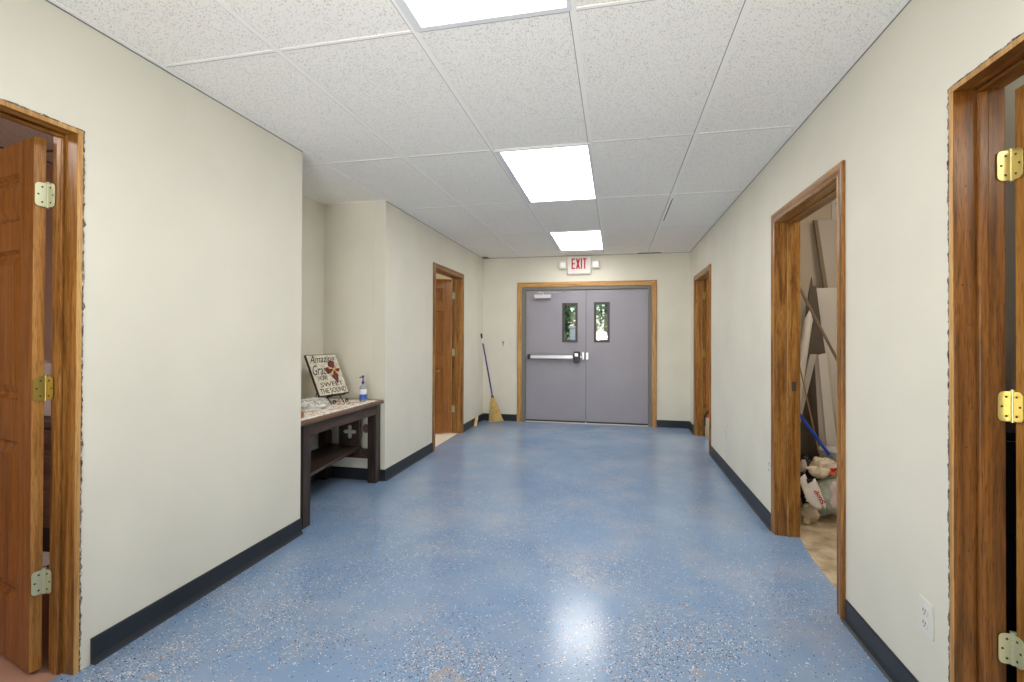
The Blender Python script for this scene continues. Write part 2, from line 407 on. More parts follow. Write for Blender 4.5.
# baseboards
BH = .098
def baseboard(name, segs):
    b = MB()
    for (x0, y0), (x1, y1), (nx, ny) in segs:
        t_ = .007
        a = Vector((x0, y0, 0)); c = Vector((x1, y1, 0)); n = Vector((nx, ny, 0))
        prof = [(0, BH), (t_*.6, BH), (t_, BH-.006), (t_, .02), (t_+.006, .006), (t_+.016, .0), (0, 0)]
        P = [a+n*u+Vector((0, 0, z)) for u, z in prof]
        b.prism(P, c-a)
    return struct(b.build(name, BASE))
E_ = .0
baseboard('baseboard_left', [((XL, YB), (XL, L1[0]-.06), (1, 0)), ((XL, L1[1]+.062), (XL, AL0+.007), (1, 0))])
baseboard('baseboard_alcove', [((XL, AL0), (ALX, AL0), (0, 1)), ((ALX, AL0), (ALX, AL1), (1, 0)), ((ALX, AL1), (XL, AL1), (0, -1))])
baseboard('baseboard_left_far', [((XL, AL1-.007), (XL, L2[0]-.055), (1, 0)), ((XL, L2[1]+.066), (XL, D), (1, 0))])
baseboard('baseboard_right', [((XR, YB), (XR, R1[0]-.05), (-1, 0)), ((XR, R1[1]+.03), (XR, R2[0]-.071), (-1, 0)), ((XR, R2[1]+.065), (XR, R3[0]-.065), (-1, 0)), ((XR, R3[1]+.065), (XR, D), (-1, 0))])
baseboard('baseboard_far', [((XL, D), (DX0-.05, D), (0, -1)), ((DX1+.04, D), (XR, D), (0, -1))])

# ------------------------------------------------------------------ door frames
CPROF = [(0, 0), (0, .011), (.006, .014), (.012, .012), (.03, .013), (.042, .017), (.05, .019), (.057, .017), (.06, .012), (.06, 0)]
def casing_pieces(par, fx, nrm, y0, y1, zt, prof, mz, my, along='y'):
    """mitred casing: inner opening y0..y1, top zt, on the plane fx with outward direction nrm"""
    def P(side, w, t_):
        a = (y0-w) if side == 0 else (y1+w)
        return (fx+nrm*t_, a) if along == 'y' else (a, fx+nrm*t_)
    for k in range(3):
        A = []; B = []
        for w, t_ in prof:
            if k == 0: A.append((*P(0, w, t_), 0)); B.append((*P(0, w, t_), zt+w))
            if k == 1: A.append((*P(0, w, t_), zt+w)); B.append((*P(1, w, t_), zt+w))
            if k == 2: A.append((*P(1, w, t_), zt+w)); B.append((*P(1, w, t_), 0))
        n = len(prof); b = MB()
        b.add(A+B, [tuple(range(n)), tuple(range(n, 2*n))[::-1]]+[(i, n+i, n+(i+1) % n, (i+1) % n) for i in range(n)])
        b.build('head_casing' if k == 1 else 'side_casing', my if k == 1 else mz, par)
def frame(n, side, o, casing=True, dark=False, depth=T, HO=HO):
    """jambs, stops and casing lining the opening o in the left (-1) or right (1) wall"""
    fx = XL if side < 0 else XR; bx = fx+side*depth
    mz, my = (JD_Z, JD_Y) if dark else (JAMB_Z, JAMB_Y)
    r = empty('trim_%d' % n, (fx, (o[0]+o[1])/2, 0)); struct(r)
    proud = -side*(.002 if not casing else .0)
    for s, y in ((-1, o[0]), (1, o[1])):
        MB().box((fx+proud, y, 0), (bx, y+s*J, HO+.0)).build('side_jamb', mz, r, bevel=.0015)
        MB().box((fx+side*.055, y-s*.013, 0), (fx+side*.082, y, HO-.011)).build('door_stop', mz, r, bevel=.004)
    MB().box((fx+proud, o[0]-J, HO), (bx, o[1]+J, HO+.018)).build('head_jamb', my, r, bevel=.0015)
    MB().box((fx+side*.055, o[0], HO-.011), (fx+side*.078, o[1], HO)).build('door_stop', my, r, bevel=.004)
    # strike plate on the latch side, screw holes in the jamb
    if casing:
        casing_pieces(r, fx, -side, o[0]-.004, o[1]+.004, HO+.004, CPROF, mz, my)
        casing_pieces(r, bx, side, o[0]-.004, o[1]+.004, HO+.004, CPROF, mz, my)
    else:
        for s, y in ((-1, o[0]), (1, o[1])):
            MB().box((fx+proud-side*.0012, y+s*.001, 0), (fx+proud, y+s*(J-.001), HO)).build('raw_front_edge', RAWOAK, r)
        MB().box((fx+proud-side*.0012, o[0]-J, HO+.001), (fx+proud, o[1]+J, HO+.017)).build('raw_front_edge', RAWOAK, r)
        # torn drywall left where the casing was pulled off
        rn = random.Random(n); b = MB(); tx = -side*.0035
        for s, y in ((-1, o[0]-J), (1, o[1]+J)):
            zs = [i*.013 for i in range(int((HO+.018)/.013)+1)]+[HO+.018]
            wd = [.0025+abs(rn.gauss(0, .0022))+(.006 if rn.random() < .05 else 0) for _ in zs]
            for i in range(len(zs)-1):
                vs = [(fx, y, zs[i]), (fx, y+s*wd[i], zs[i]), (fx, y+s*wd[i+1], zs[i+1]), (fx, y, zs[i+1])]
                b.prism(vs, (tx*(.4+rn.random()), 0, 0))
        ysx = [o[0]-J+i*(o[1]-o[0]+2*J)/46 for i in range(47)]; wd = [.002+abs(rn.gauss(0, .0018)) for _ in ysx]
        for i in range(46):
            z = HO+.018
            b.prism([(fx, ysx[i], z), (fx, ysx[i], z+wd[i]), (fx, ysx[i+1], z+wd[i+1]), (fx, ysx[i+1], z)], (tx*(.4+rn.random()), 0, 0))
        b.build('torn_drywall_edge', DIRTEDGE, r)
    return r
tr1 = frame(1, -1, L1, False, False); tr2 = frame(2, 1, R1, False, True, .13)
tr3 = frame(3, -1, L2); tr4 = frame(4, 1, R2, depth=.125, HO=1.992); tr5 = frame(5, 1, R3, HO=1.987)
# strike plates / holes on latch-side jamb seen in the photo
MB().box((XR+.088, R2[1]-.0008, .92), (XR+.112, R2[1]+.001, .98)).build('strike_hole', SLOT, tr4)
MB().cyl((XR+.09, R3[1]-.001, 1.05), (XR+.09, R3[1]+.001, 1.05), .014).build('strike_hole', SLOT, tr5)
hb = MB()
for x, z in ((.03, 1.72), (.02, 1.42), (.045, 1.05), (.03, .93), (.035, .62), (.04, 1.3)):
    hb.cyl((XR+x, R1[1]-.0006, z), (XR+x, R1[1]+.001, z), .0028, n=8)
hb.build('nail_holes', SLOT, tr2)

# double door frame
r6 = empty('trim_6', ((DX0+DX1)/2, D, 0)); struct(r6)
casing_pieces(r6, D, -1, DX0+.022, DX1-.032, DZ-.008, [(0, 0), (0, .012), (.008, .016), (.05, .018), (.062, .018), (.068, .012), (.068, 0)], RAWOAKZ, RAWOAKX, 'x')
LX0, LX1, SEAM = -1.305, .452, -.4215
sf = MB()
for a, c in ((DX0, LX0-.003), (LX1+.003, DX1)):
    sf.box((a, D-.004, 0), (c, D+.14, DZ))
sf.box((LX0-.003, D-.004, 1.945), (LX1+.003, D+.14, DZ))
sf.build('steel_frame', FRAMEGREY, r6, bevel=.003)
MB().box((LX0, D+.0, .001), (LX1, D+.14, .012)).build('threshold', mat('aluminium_threshold', srgb(206,200,190), .4, .4), r6)

# ------------------------------------------------------------------ grey double doors
def exit_door(n, x0, x1, wx0, wx1, wz0, wz1, label):
    r = empty('door_%d' % n, ((x0+x1)/2, D+.03, 0)); struct(r, label)
    y0, y1, z0, z1 = D+.018, D+.062, .024, 1.941
    b = MB()
    b.box((x0, y0, z0), (wx0, y1, z1)).box((wx1, y0, z0), (x1, y1, z1)).box((wx0, y0, z0), (wx1, y1, wz0)).box((wx0, y0, wz1), (wx1, y1, z1))
    b.build('door_leaf', DOORGREY, r)
    MB().box((x0+.004, y0-.004, .010), (x1-.004, y0+.02, .034)).build('door_sweep', BLACK, r)  # black strip laid in as the shade of the gap under the leaf
    w = MB(); a = .022
    for q in (((wx0-a/2, wz0-a/2), (wx0+a, wz1+a/2)), ((wx1-a, wz0-a/2), (wx1+a/2, wz1+a/2)), ((wx0+a, wz0-a/2), (wx1-a, wz0+a)), ((wx0+a, wz1-a), (wx1-a, wz1+a/2))):
        w.box((q[0][0], y0-.008, q[0][1]), (q[1][0], y1+.008, q[1][1]))
    vf = w.build('window_frame', mat('bronze_window_frame', srgb(62,56,54), .4), r)
    MB().box((wx0+a, y0+.018, wz0+a), (wx1-a, y0+.022, wz1-a)).build('window_pane', GLASS, vf)
    return r
d1 = exit_door(1, LX0, SEAM-.003, -.757, -.553, 1.19, 1.741, 'grey steel exit door with a push bar and closer, left leaf of the pair')
d2 = exit_door(2, SEAM+.003, LX1, -.297, -.095, 1.19, 1.749, 'plain grey steel exit door with a narrow window, right leaf of the pair')
yf = D+.018
MB().box((-1.235, yf-.062, .934), (-.60, yf-.022, .99)).build('push_bar', STEEL, d1, bevel=.012)
b = MB(); b.box((-1.275, yf-.066, .928), (-1.235, yf, .996)); b.box((-.615, yf-.055, .93), (-.59, yf, .992)); b.build('bar_end_cap', BLACK, d1, bevel=.008)
MB().box((-1.24, yf-.022, .938), (-.6, yf, .984)).build('bar_rail', BLACK, d1)
lb = MB().box((-.592, yf-.075, .885), (-.51, yf, 1.045)).build('latch_case', BLACK, d1, bevel=.01)
MB().box((-.58, yf-.079, .975), (-.53, yf-.07, 1.02)).build('latch_plate', STEEL, lb, bevel=.002)
MB().box((-.475, yf-.04, .93), (-.445, yf+.0, 1.035)).cyl((-.505, yf-.03, .965), (-.46, yf-.035, .965), .012).build('latch_bolt', STEEL, d1, bevel=.004)
MB().box((SEAM+.001, yf-.012, .93), (SEAM+.035, yf, 1.03)).build('strike', STEEL, d2, bevel=.003)
cl_ = MB().box((-1.172, yf-.07, 1.822), (-.93, yf, 1.878)).build('door_closer', mat('closer_silver', srgb(214,210,216), .4, .3), d1, bevel=.006)
b = MB(); b.cyl((-1.05, yf-.035, 1.878), (-1.05, yf-.035, 1.905), .012); b.box((-.01, -.008, 0), (.25, .008, .006), M=Matrix.Translation((-1.05, yf-.035, 1.9)) @ Matrix.Rotation(math.radians(176), 4, 'Z') @ Matrix.Scale(.42, 4, (1, 0, 0)))
b.tube([(-1.1, yf-.035, 1.908), (-.78, yf-.06, 1.902), (-.76, yf-.02, 1.925)], .006); b.cyl((-1.1, yf-.035, 1.897), (-1.1, yf-.035, 1.917), .014)
b.build('closer_arm', STEEL, cl_)
MB().box((SEAM-.0028, yf+.002, .02), (SEAM+.0028, yf+.03, 1.94)).build('astragal', BLACK, d1)  # black strip painting the dark gap between the two leaves

# ------------------------------------------------------------------ six panel doors
W6, H6, T6 = .905, 1.985, .035
def leaf_mesh():
    b = MB()
    xs = [0, .115, .398, .507, .79, W6]; zs = [0, .24, .84, 1.0, 1.575, 1.685, 1.87, H6]
    pan = {(1, 1), (3, 1), (1, 3), (3, 3), (1, 5), (3, 5)}
    for face, sgn in ((0, 1), (T6, -1)):
        for i in range(5):
            for j in range(7):
                x0, x1, z0, z1 = xs[i], xs[i+1], zs[j], zs[j+1]
                if (i, j) not in pan:
                    b.add([(x0, face, z0), (x1, face, z0), (x1, face, z1), (x0, face, z1)], [(0, 1, 2, 3) if sgn > 0 else (3, 2, 1, 0)])
                else:
                    prev = None
                    for ins, dp in ((0, 0), (.003, .005), (.012, .015), (.022, .015), (.055, .004)):
                        R_ = [(x0+ins, face+sgn*dp, z0+ins), (x1-ins, face+sgn*dp, z0+ins), (x1-ins, face+sgn*dp, z1-ins), (x0+ins, face+sgn*dp, z1-ins)]
                        if prev: b.add(prev+R_, [(k, (k+1) % 4, 4+(k+1) % 4, 4+k) for k in range(4)])
                        prev = R_
                    b.add(prev, [(0, 1, 2, 3)])
    n = [(0, 0), (W6, 0), (W6, H6), (0, H6)]
    for k in range(4):
        (a, c), (d, e) = n[k], n[(k+1) % 4]
        b.add([(a, 0, c), (d, 0, e), (d, T6, e), (a, T6, c)], [(0, 1, 2, 3)], 1)
    return b
def hinge(par, pivot, leafdir, jambdir, z, m, h=.089, w=.037):
    """butt hinge: plate on the door edge, plate on the jamb, knuckles between; all world coordinates"""
    p = Vector((pivot[0], pivot[1], z)); b = MB(); th = .0022
    for d, nn in ((leafdir[0], leafdir[1]), (jambdir[0], jambdir[1])):
        d = Vector((*d, 0)).normalized(); n_ = Vector((*nn, 0)).normalized()
        cr = .014; pts = []
        outl = [(0, -h/2), (w-cr, -h/2)]+[(w-cr+cr*math.sin(q), -h/2+cr-cr*math.cos(q)) for q in (.5, 1.05, 1.57)]+[(w-cr+cr*math.cos(q), h/2-cr+cr*math.sin(q)) for q in (0, .5, 1.05, 1.57)]+[(0, h/2)]
        b.prism([p+d*u+Vector((0, 0, v_)) for u, v_ in outl], n_*th)
        for u, v_ in ((w*.45, -h*.32), (w*.75, 0), (w*.45, h*.32)):
            b.cyl(p+d*u+Vector((0, 0, v_))+n_*th, p+d*u+Vector((0, 0, v_))+n_*(th+.0008), .0035, n=10, mi=1)
    for k in range(5):
        b.cyl(p+Vector((0, 0, -h/2+k*h/5+.0008)), p+Vector((0, 0, -h/2+(k+1)*h/5-.0008)), .0062, n=14)
    b.cyl(p+Vector((0, 0, h/2)), p+Vector((0, 0, h/2+.005)), .0075, n=14); b.cyl(p+Vector((0, 0, -h/2-.003)), p+Vector((0, 0, -h/2)), .0055, n=14)
    return b.build('hinge', [m, SLOT], par)
def panel_door(n, hx, hy, ang, label, edge_side, jamb, jd, zs, m):
    """leaf hinged at (hx, hy); ang is the direction the leaf runs in; its thickness goes to the left of that direction if edge_side > 0"""
    M = Matrix.Translation((hx, hy, .012)) @ Matrix.Rotation(ang, 4, 'Z')
    if edge_side < 0: M = M @ Matrix.Translation((0, -T6, 0))
    r = empty('door_%d' % n, M=M); struct(r, label)
    leaf_mesh().build('door_leaf', [DOOR_FACE, DOOR_EDGE], r, local=True)
    ld = Vector((math.cos(ang), math.sin(ang))); nn = Vector((-ld.y, ld.x))*(1 if edge_side > 0 else -1)
    piv = Vector((hx, hy))-ld*.007-nn*.003
    for z, mm in zip(zs, m):
        hinge(r, (piv.x, (jamb+piv.y)/2 if False else piv.y), (nn, -ld), (jd, (0, -1)), z, mm)
    # latch bolt and knob on the free stile
    kb = MB(); 
    for s_ in (1, -1):
        f0 = T6 if s_ > 0 else 0
        if s_ < 0: kb.cyl((W6-.06, -.004, .93), (W6-.06, 0, .93), .03).cyl((W6-.06, -.03, .93), (W6-.06, 0, .93), .011).lathe([(0.004, -.022), (.024, -.016), (.028, 0), (.024, .016), (.004, .022)], (W6-.06, -.045, .93), n=18)
        else: kb.cyl((W6-.06, T6+.004, .93), (W6-.06, T6, .93), .03).cyl((W6-.06, T6+.03, .93), (W6-.06, T6, .93), .011).lathe([(0.004, -.022), (.024, -.016), (.028, 0), (.024, .016), (.004, .022)], (W6-.06, T6+.045, .93), n=18)
    kb.build('door_knob', SATIN, r, local=True)
    return r
BRASSDULL = mat('dull_brass', srgb(172,150,74), .38, .7)
d3 = panel_door(3, -2.102, 1.404, math.atan2(.073, -.288), 'varnished six panel oak door standing open at the left edge of the picture', 1, L1[1], (1, 0), (1.785, 1.06, .338), (SATIN, BRASSDULL, SATIN))
d4 = panel_door(4, XR+T+.036, R1[1]-.006, math.radians(4), 'oak door standing open at the right edge, only its hinged edge showing', -1, R1[1], (-1, 0), (1.773, 1.058, .343), (BRASS, BRASS, SATIN))
d5 = panel_door(5, XL-T-.014, L2[1]-.006, math.atan2(-.069, -.152), 'six panel oak door ajar beside the corn broom on the left', 1, L2[1], (1, 0), (1.79, 1.05, .315), (SATIN, SATIN, SATIN))
d6 = panel_door(6, XR+T+.006, R3[1]-.002, math.radians(4), 'oak door open behind the small fire extinguisher on the right', -1, R3[1], (-1, 0), (1.79, 1.05, .315), (BRASSDULL, BRASSDULL, BRASSDULL))

# ------------------------------------------------------------------ rooms behind the doorways
def room(side, x0, x1, y0, y1, wm, fm, zc, lp, le):
    """x0 is the corridor side"""
    lo, hi = min(x0, x1), max(x0, x1)
    nm = {'a': 'left_room', 'b': 'left_far_room', 'c': 'right_room', 'd': 'storage', 'e': 'right_far_room'}[side]
    struct(MB().box((lo, y1, 0), (hi, y1+.06, zc)).box((lo, y0-.06, 0), (hi, y0, zc)).box((x1, y0-.06, 0), (x1+(.06 if x1 > x0 else -.06), y1+.06, zc)).build('wall_'+nm, wm))
    struct(MB().box((lo, y0, -.06), (hi, y1, -.001)).build('floor_'+nm, fm, origin=(0, 0, 0)))
    cbm = MB().box((lo-.05, y0-.06, zc), (hi+.05, y1+.06, zc+.04))
    struct(cbm.build('ceiling_'+nm, TILE, origin=(0, 0, 0)))
    if lp:
        r = empty('ceiling_light', (lp[0], lp[1], zc))  # unseen panel, added to light the room behind the doorway
        MB().box((lp[0]-.3, lp[1]-.6, zc-.02), (lp[0]+.3, lp[1]+.6, zc)).build('frame', LIGHTFRAME, r)
        MB().box((lp[0]-.28, lp[1]-.58, zc-.024), (lp[0]+.28, lp[1]+.58, zc-.019)).build('diffuser', le, r)
        tag(r, 'ceiling light panel hidden in the %s' % nm.replace('_', ' '), 'ceiling light')
room('a', XL-.04, -5.0, -1.6, 2.60, PINKWALL, PINKFLOOR, ZC, (-3.3, .2), DIFF_WARM)
room('b', XL-.03, -5.0, 4.1, 7.18, WALL, CREAMFLOOR, ZC, (-3.2, 5.3), DIFF_BRIGHT)
room('c', XR+.07, 3.6, -1.6, 2.2, GREYWALL, CREAMFLOOR, ZC, (2.2, -.4), DIFF_DIM)
room('d', XR+.04, 3.2, 2.3, 4.6, STOREWALL, CONCRETE, 2.8, (2.1, 2.95), DIFF_DIM)
room('e', XR+.40, 3.4, 4.72, 8.0, WALL, CREAMFLOOR, ZC, (2.6, 5.4), DIFF_DIM)
# wall between corridor head height and the taller storage ceiling
struct(MB().box((XR+.04, 2.24, ZC), (XR+T, 4.66, 2.8)).build('wall_storage_upper', STOREWALL))
struct(MB().box((XR+T, 4.72, -.06), (XR+.4, 8.0, -.001)).build('floor_right_far_threshold', CREAMFLOOR, origin=(0, 0, 0)))
# left room ceiling grid
b = MB()
for x in (-2.6, -3.2, -3.8, -4.4): b.box((x-.012, -1.6, ZC-.005), (x+.012, 2.6, ZC-.0005))
for y in (-.6, .6, 1.8, 2.4): b.box((-5, y-.012, ZC-.0045), (XL-T, y+.012, ZC-.0005))
struct(b.build('ceiling_grid_left_room', TEESH, origin=(0, 0, ZC-.005)))

# things glimpsed in those rooms
r = empty('sideboard', (-3.55, 2.35, 0)); tag(r, 'brown sideboard glimpsed through the gap beside the open left door', 'cabinet')
SB = wood('dull_brown_wood', srgb(120,92,84), srgb(98,72,66), srgb(70,50,46), 'X', .5)
MB().box((-4.15, 2.14, .16), (-2.95, 2.58, .735)).build('carcass', SB, r)
MB().box((-4.18, 2.11, .735), (-2.92, 2.59, .768)).build('worktop', SB, r, bevel=.006)
b = MB().box((-4.12, 2.125, .64), (-2.98, 2.14, .72)); b.build('drawer_front', SB, r, bevel=.003)
MB().box((-4.1, 2.18, 0), (-3.0, 2.55, .16)).build('plinth', BLACK, r)
o = MB().box((-3.9, 2.25, .769), (-3.1, 2.5, 1.09)).build('storage_box', mat('white_card', srgb(236,232,238), .6), bevel=.006); tag(o, 'white box on the sideboard in the left room', 'box')
b = MB(); b.prism([(-3.34, 1.93, .001), (-3.02, 1.98, .001), (-3.0, 2.1, .02), (-3.1, 2.13, .03), (-3.33, 2.1, .012)], (0, 0, .004))
o = b.build('paper_sheet', mat('white_paper', srgb(226,222,226), .7)); tag(o, 'white sheet of paper on the left room floor', 'paper')
r = empty('filing_cabinet', (1.5, 2.0, 0)); tag(r, 'black cabinet in the dark gap behind the hinges at the right edge', 'cabinet')  # cabinet-shaped black block, added to put shade into the door gap
MB().box((1.17, 1.86, 0), (1.8, 2.19, .955)).build('carcass', BLACK, r, bevel=.004)
for k in range(3): 
    dr = MB().box((1.19, 1.845, .03+k*.305), (1.78, 1.86, .32+k*.305)).build('drawer', BLACK, r, bevel=.004)
    MB().box((1.4, 1.83, .2+k*.305), (1.56, 1.845, .215+k*.305)).build('handle', STEEL, dr)

# small fire extinguisher
ex, ey = 1.140, 6.43
r = empty('fire_extinguisher', (ex, ey, 0)); tag(r, 'small fire extinguisher with a silver body and red top standing in the far right doorway', 'fire extinguisher')
MB().lathe([(.036, 0), (.040, .006), (.040, .235), (.036, .262), (.022, .283), (.014, .29)], (ex, ey, 0), n=24).build('cylinder', mat('silver_tan_body', srgb(206,190,160), .35, .3), r)
MB().lathe([(.0405, .255), (.039, .268), (.024, .288), (.016, .296), (.016, .305)], (ex, ey, 0), n=24).box((ex-.014, ey-.014, .30), (ex+.014, ey+.014, .325)).build('valve', mat('extinguisher_red', srgb(176,34,30), .4), r)
b = MB(); b.box((ex-.012, ey-.075, .325), (ex+.012, ey+.02, .337)); b.tube([(ex, ey+.01, .335), (ex, ey-.03, .368), (ex, ey-.08, .385)], .009)
b.build('squeeze_handle', mat('dark_red_handle', srgb(96,30,26), .4), r)
b = MB().tube([(ex, ey-.01, .318), (ex-.03, ey-.02, .31), (ex-.047, ey-.02, .28), (ex-.048, ey-.02, .15)], .008); b.build('hose', BLACK, r)

# ------------------------------------------------------------------ exit sign
def text_mesh(s, size, ext=.002, shear=0, bold=0):
    cu = bpy.data.curves.new('t', 'FONT'); cu.body = s; cu.size = size; cu.extrude = ext; cu.shear = shear; cu.offset = bold
    cu.align_x = 'CENTER'; cu.align_y = 'CENTER'
    o = bpy.data.objects.new('t', cu); COL.objects.link(o)
    dg = bpy.context.evaluated_depsgraph_get(); dg.update()
    me = bpy.data.meshes.new_from_object(o.evaluated_get(dg)); bpy.data.objects.remove(o); bpy.data.curves.remove(cu)
    xs = [v.co.x for v in me.vertices]; ys = [v.co.y for v in me.vertices]
    return me, (min(xs), max(xs), min(ys), max(ys))
def put_text(s, M, w, h, m, parent, name, shear=0, bold=0, ext=.001):
    """text stretched to w x h, in the xy plane of M"""
    me, (a, b_, c_, d_) = text_mesh(s, 1, ext, shear, bold)
    cx, cy = (a+b_)/2, (c_+d_)/2; sx, sy = w/(b_-a), h/(d_-c_)
    inv = WM[parent.name].inverted()
    for v in me.vertices:
        v.co = inv @ (M @ Vector(((v.co.x-cx)*sx, (v.co.y-cy)*sy, v.co.z)))
    me.materials.clear(); me.materials.append(m); me.name = name
    o = bpy.data.objects.new(name, me); COL.objects.link(o); o.parent = parent; WM[o.name] = WM[parent.name].copy()
    return o
r = empty('exit_sign', (-.517, D, 2.15)); tag(r, 'white exit sign with red letters and two lamp heads above the grey double doors', 'exit sign')
MB().box((-.688, D-.05, 2.162), (-.346, D, 2.425)).build('housing', WHITEPL, r, bevel=.012)
MB().box((-.672, D-.053, 2.176), (-.362, D-.049, 2.412)).build('face_plate', mat('exit_face', srgb(226,218,212), .5), r, bevel=.003)
def letter(ch, x, z, w, h, y):
    b = MB(); k = .0185; dy = (0, -.002, 0)
    def q(*p): b.prism([(x+u*w, y, z+v_*h) for u, v_ in p], dy)
    a = k/w; c = k/h
    if ch == 'E': q((0, 0), (a, 0), (a, 1), (0, 1)); q((a, 0), (1, 0), (1, c), (a, c)); q((a, 1-c), (1, 1-c), (1, 1), (a, 1)); q((a, .5-c/2), (.85, .5-c/2), (.85, .5+c/2), (a, .5+c/2))
    if ch == 'X': q((0, 0), (a*1.1, 0), (1, 1), (1-a*1.1, 1)); q((0, 1), (a*1.1, 1), (1, 0), (1-a*1.1, 0))
    if ch == 'I': q((0, 0), (1, 0), (1, 1), (0, 1))
    if ch == 'T': q((.5-a/2, 0), (.5+a/2, 0), (.5+a/2, 1-c), (.5-a/2, 1-c)); q((0, 1-c), (1, 1-c), (1, 1), (0, 1))
    b.build('letter', RED, r)
zz = 2.238
for ch, x, w_ in (('E', -.627, .053), ('X', -.564, .060), ('I', -.496, .0195), ('T', -.466, .056)): letter(ch, x, zz, w_, .152, D-.0532)
for s in (-1, 1):
    cx = -.517+s*.236
    MB().box((cx-s*.075, D-.02, 2.27), (cx-s*.03, D-.03, 2.33)).build('bracket', WHITEPL, r)
    h_ = MB().box((cx-.055, D-.085, 2.245), (cx+.055, D-.01, 2.355)).build('lamp_head', WHITEPL, r, bevel=.015)
    MB().cyl((cx, D-.088, 2.30), (cx, D-.083, 2.30), .034, n=20).build('lens', mat('lamp_lens', srgb(250,250,244), .15), h_)

# switch plate, hook, outlets
r = empty('light_switch', (-1.497, D, 1.165)); tag(r, 'white double light switch plate beside the left side of the grey doors', 'light switch')
MB().box((-1.553, D-.006, 1.11), (-1.445, D, 1.225)).build('switch_plate', WHITEPL, r, bevel=.003)
for x in (-1.523, -1.475): MB().box((x-.005, D-.016, 1.158), (x+.005, D-.006, 1.178)).build('toggle', WHITEPL, r, bevel=.002)
b = MB(); b.cyl((-1.65, D-.003, 1.165), (-1.65, D, 1.165), .012); b.tube([(-1.65, D-.003, 1.17), (-1.65, D-.03, 1.16), (-1.652, D-.035, 1.18)], .004); b.tube([(-1.665, D-.004, 1.19), (-1.65, D-.004, 1.17), (-1.635, D-.004, 1.19)], .004); b.box((-1.654, D-.004, 1.115), (-1.646, D, 1.16))
o = b.build('wall_hook', mat('dark_metal_hook', srgb(120,110,104), .4, .5)); tag(o, 'tiny metal hook on the wall between broom and light switch', 'hook')
def outlet(y, z, label):
    r = empty('wall_outlet', (XR, y, z)); tag(r, label, 'electrical outlet', 'wall outlets low on the right wall')
    MB().box((XR-.006, y-.036, z-.058), (XR, y+.036, z+.058)).build('cover_plate', WHITEPL, r, bevel=.003)
    for s in (-1, 1):
        rc = MB().cyl((XR-.009, y, z+s*.02), (XR-.005, y, z+s*.02), .0165, n=20).build('receptacle', WHITEPL, r, bevel=.001)
        b = MB()
        for q in (-.006, .006): b.box((XR-.0098, y+q-.001, z+s*.02-.002), (XR-.0085, y+q+.001, z+s*.02+.007))
        b.cyl((XR-.0098, y, z+s*.02-.009), (XR-.0085, y, z+s*.02-.009), .0025, n=8)
        b.build('slots', SLOT, rc)
outlet(1.845, .34, 'white outlet plate nearest the viewer, low on the right wall beside the front doorway')
outlet(3.495, .40, 'white outlet plate partly behind the far side of the storage doorway frame')
outlet(4.81, .40, 'faint cream outlet plate low on the wall between the two far right doorways')

# ------------------------------------------------------------------ broom and wedge
b0 = Vector((-1.722, 6.90, 0)); neck = Vector((-1.778, 6.905, .37)); top = Vector((-1.943, 6.875, 1.29))
r = empty('corn_broom', b0); tag(r, 'corn broom with a purple stick leaning in the far left corner', 'broom')
u = (top-neck).normalized(); st = MB().cyl(neck+u*.0, neck+u*(.80), .0115, n=14)
st.build('handle', mat('purple_stick', srgb(66,56,128), .35), r)
MB().cyl(neck+u*.80, neck+u*.875, .0125, n=14).build('handle_label', mat('white_band', srgb(220,222,232), .5), r)
MB().cyl(neck+u*.875, top, .0125, n=14).lathe([(.0125, 0), (.011, .01), (.004, .014)], top, n=12).build('hanging_cap', BLACK, r)
STRAW = mat('broom_straw', srgb(206,172,100), .75); t = NT(STRAW); v = t.coords((1, 1, .06))
t.col(t.ramp(t.noise(v, 160, 4, .7), [(.3, srgb(140,104,48)), (.48, srgb(204,168,96)), (.66, srgb(232,204,140))])); t.bump(t.noise(v, 220, 3), .8, .004)
prof = [(0, .020, .018), (.04, .03, .026), (.10, .052, .03), (.17, .066, .03), (.25, .086, .028), (.33, .105, .026), (.365, .112, .024)]
bm_ = MB(); n = 40; rn = random.Random(5); vs = []
ax = (b0-neck).normalized(); sid = Vector((1, .12, -ax.x/ax.z)).normalized(); sid = (sid-ax*sid.dot(ax)).normalized(); thk = ax.cross(sid)
Lb = (b0-neck).length
for k, (q, a, c_) in enumerate(prof):
    for i in range(n):
        tt = 2*math.pi*i/n; j = 1+.05*rn.uniform(-1, 1)
        e = q*Lb/.365
        vs.append(neck+ax*(e-.001+(-abs(rn.gauss(0, .008)) if k == len(prof)-1 else 0))+sid*math.cos(tt)*a*j+thk*math.sin(tt)*c_*j)
fs = [(k*n+i, k*n+(i+1) % n, (k+1)*n+(i+1) % n, (k+1)*n+i) for k in range(len(prof)-1) for i in range(n)]
bm_.add(vs, fs); bm_.add(vs[-n:], [tuple(range(n))]); bm_.add(vs[:n], [tuple(range(n))[::-1]])
bris = bm_.build('bristles', STRAW, r)
b = MB()
for q, a in ((.15, .066),):
    pts = [neck+ax*(q*Lb/.365)+sid*math.cos(tt)*a+thk*math.sin(tt)*.033 for tt in [2*math.pi*i/24 for i in range(25)]]
    b.tube(pts, .002, n=5)
b.build('stitching', mat('straw_stitching', srgb(170,130,80), .7), bris)
MB().cyl(neck-ax*.02, neck+ax*.012, .016, .024, n=16).build('ferrule', mat('dark_ferrule', srgb(58,50,90), .4), r)
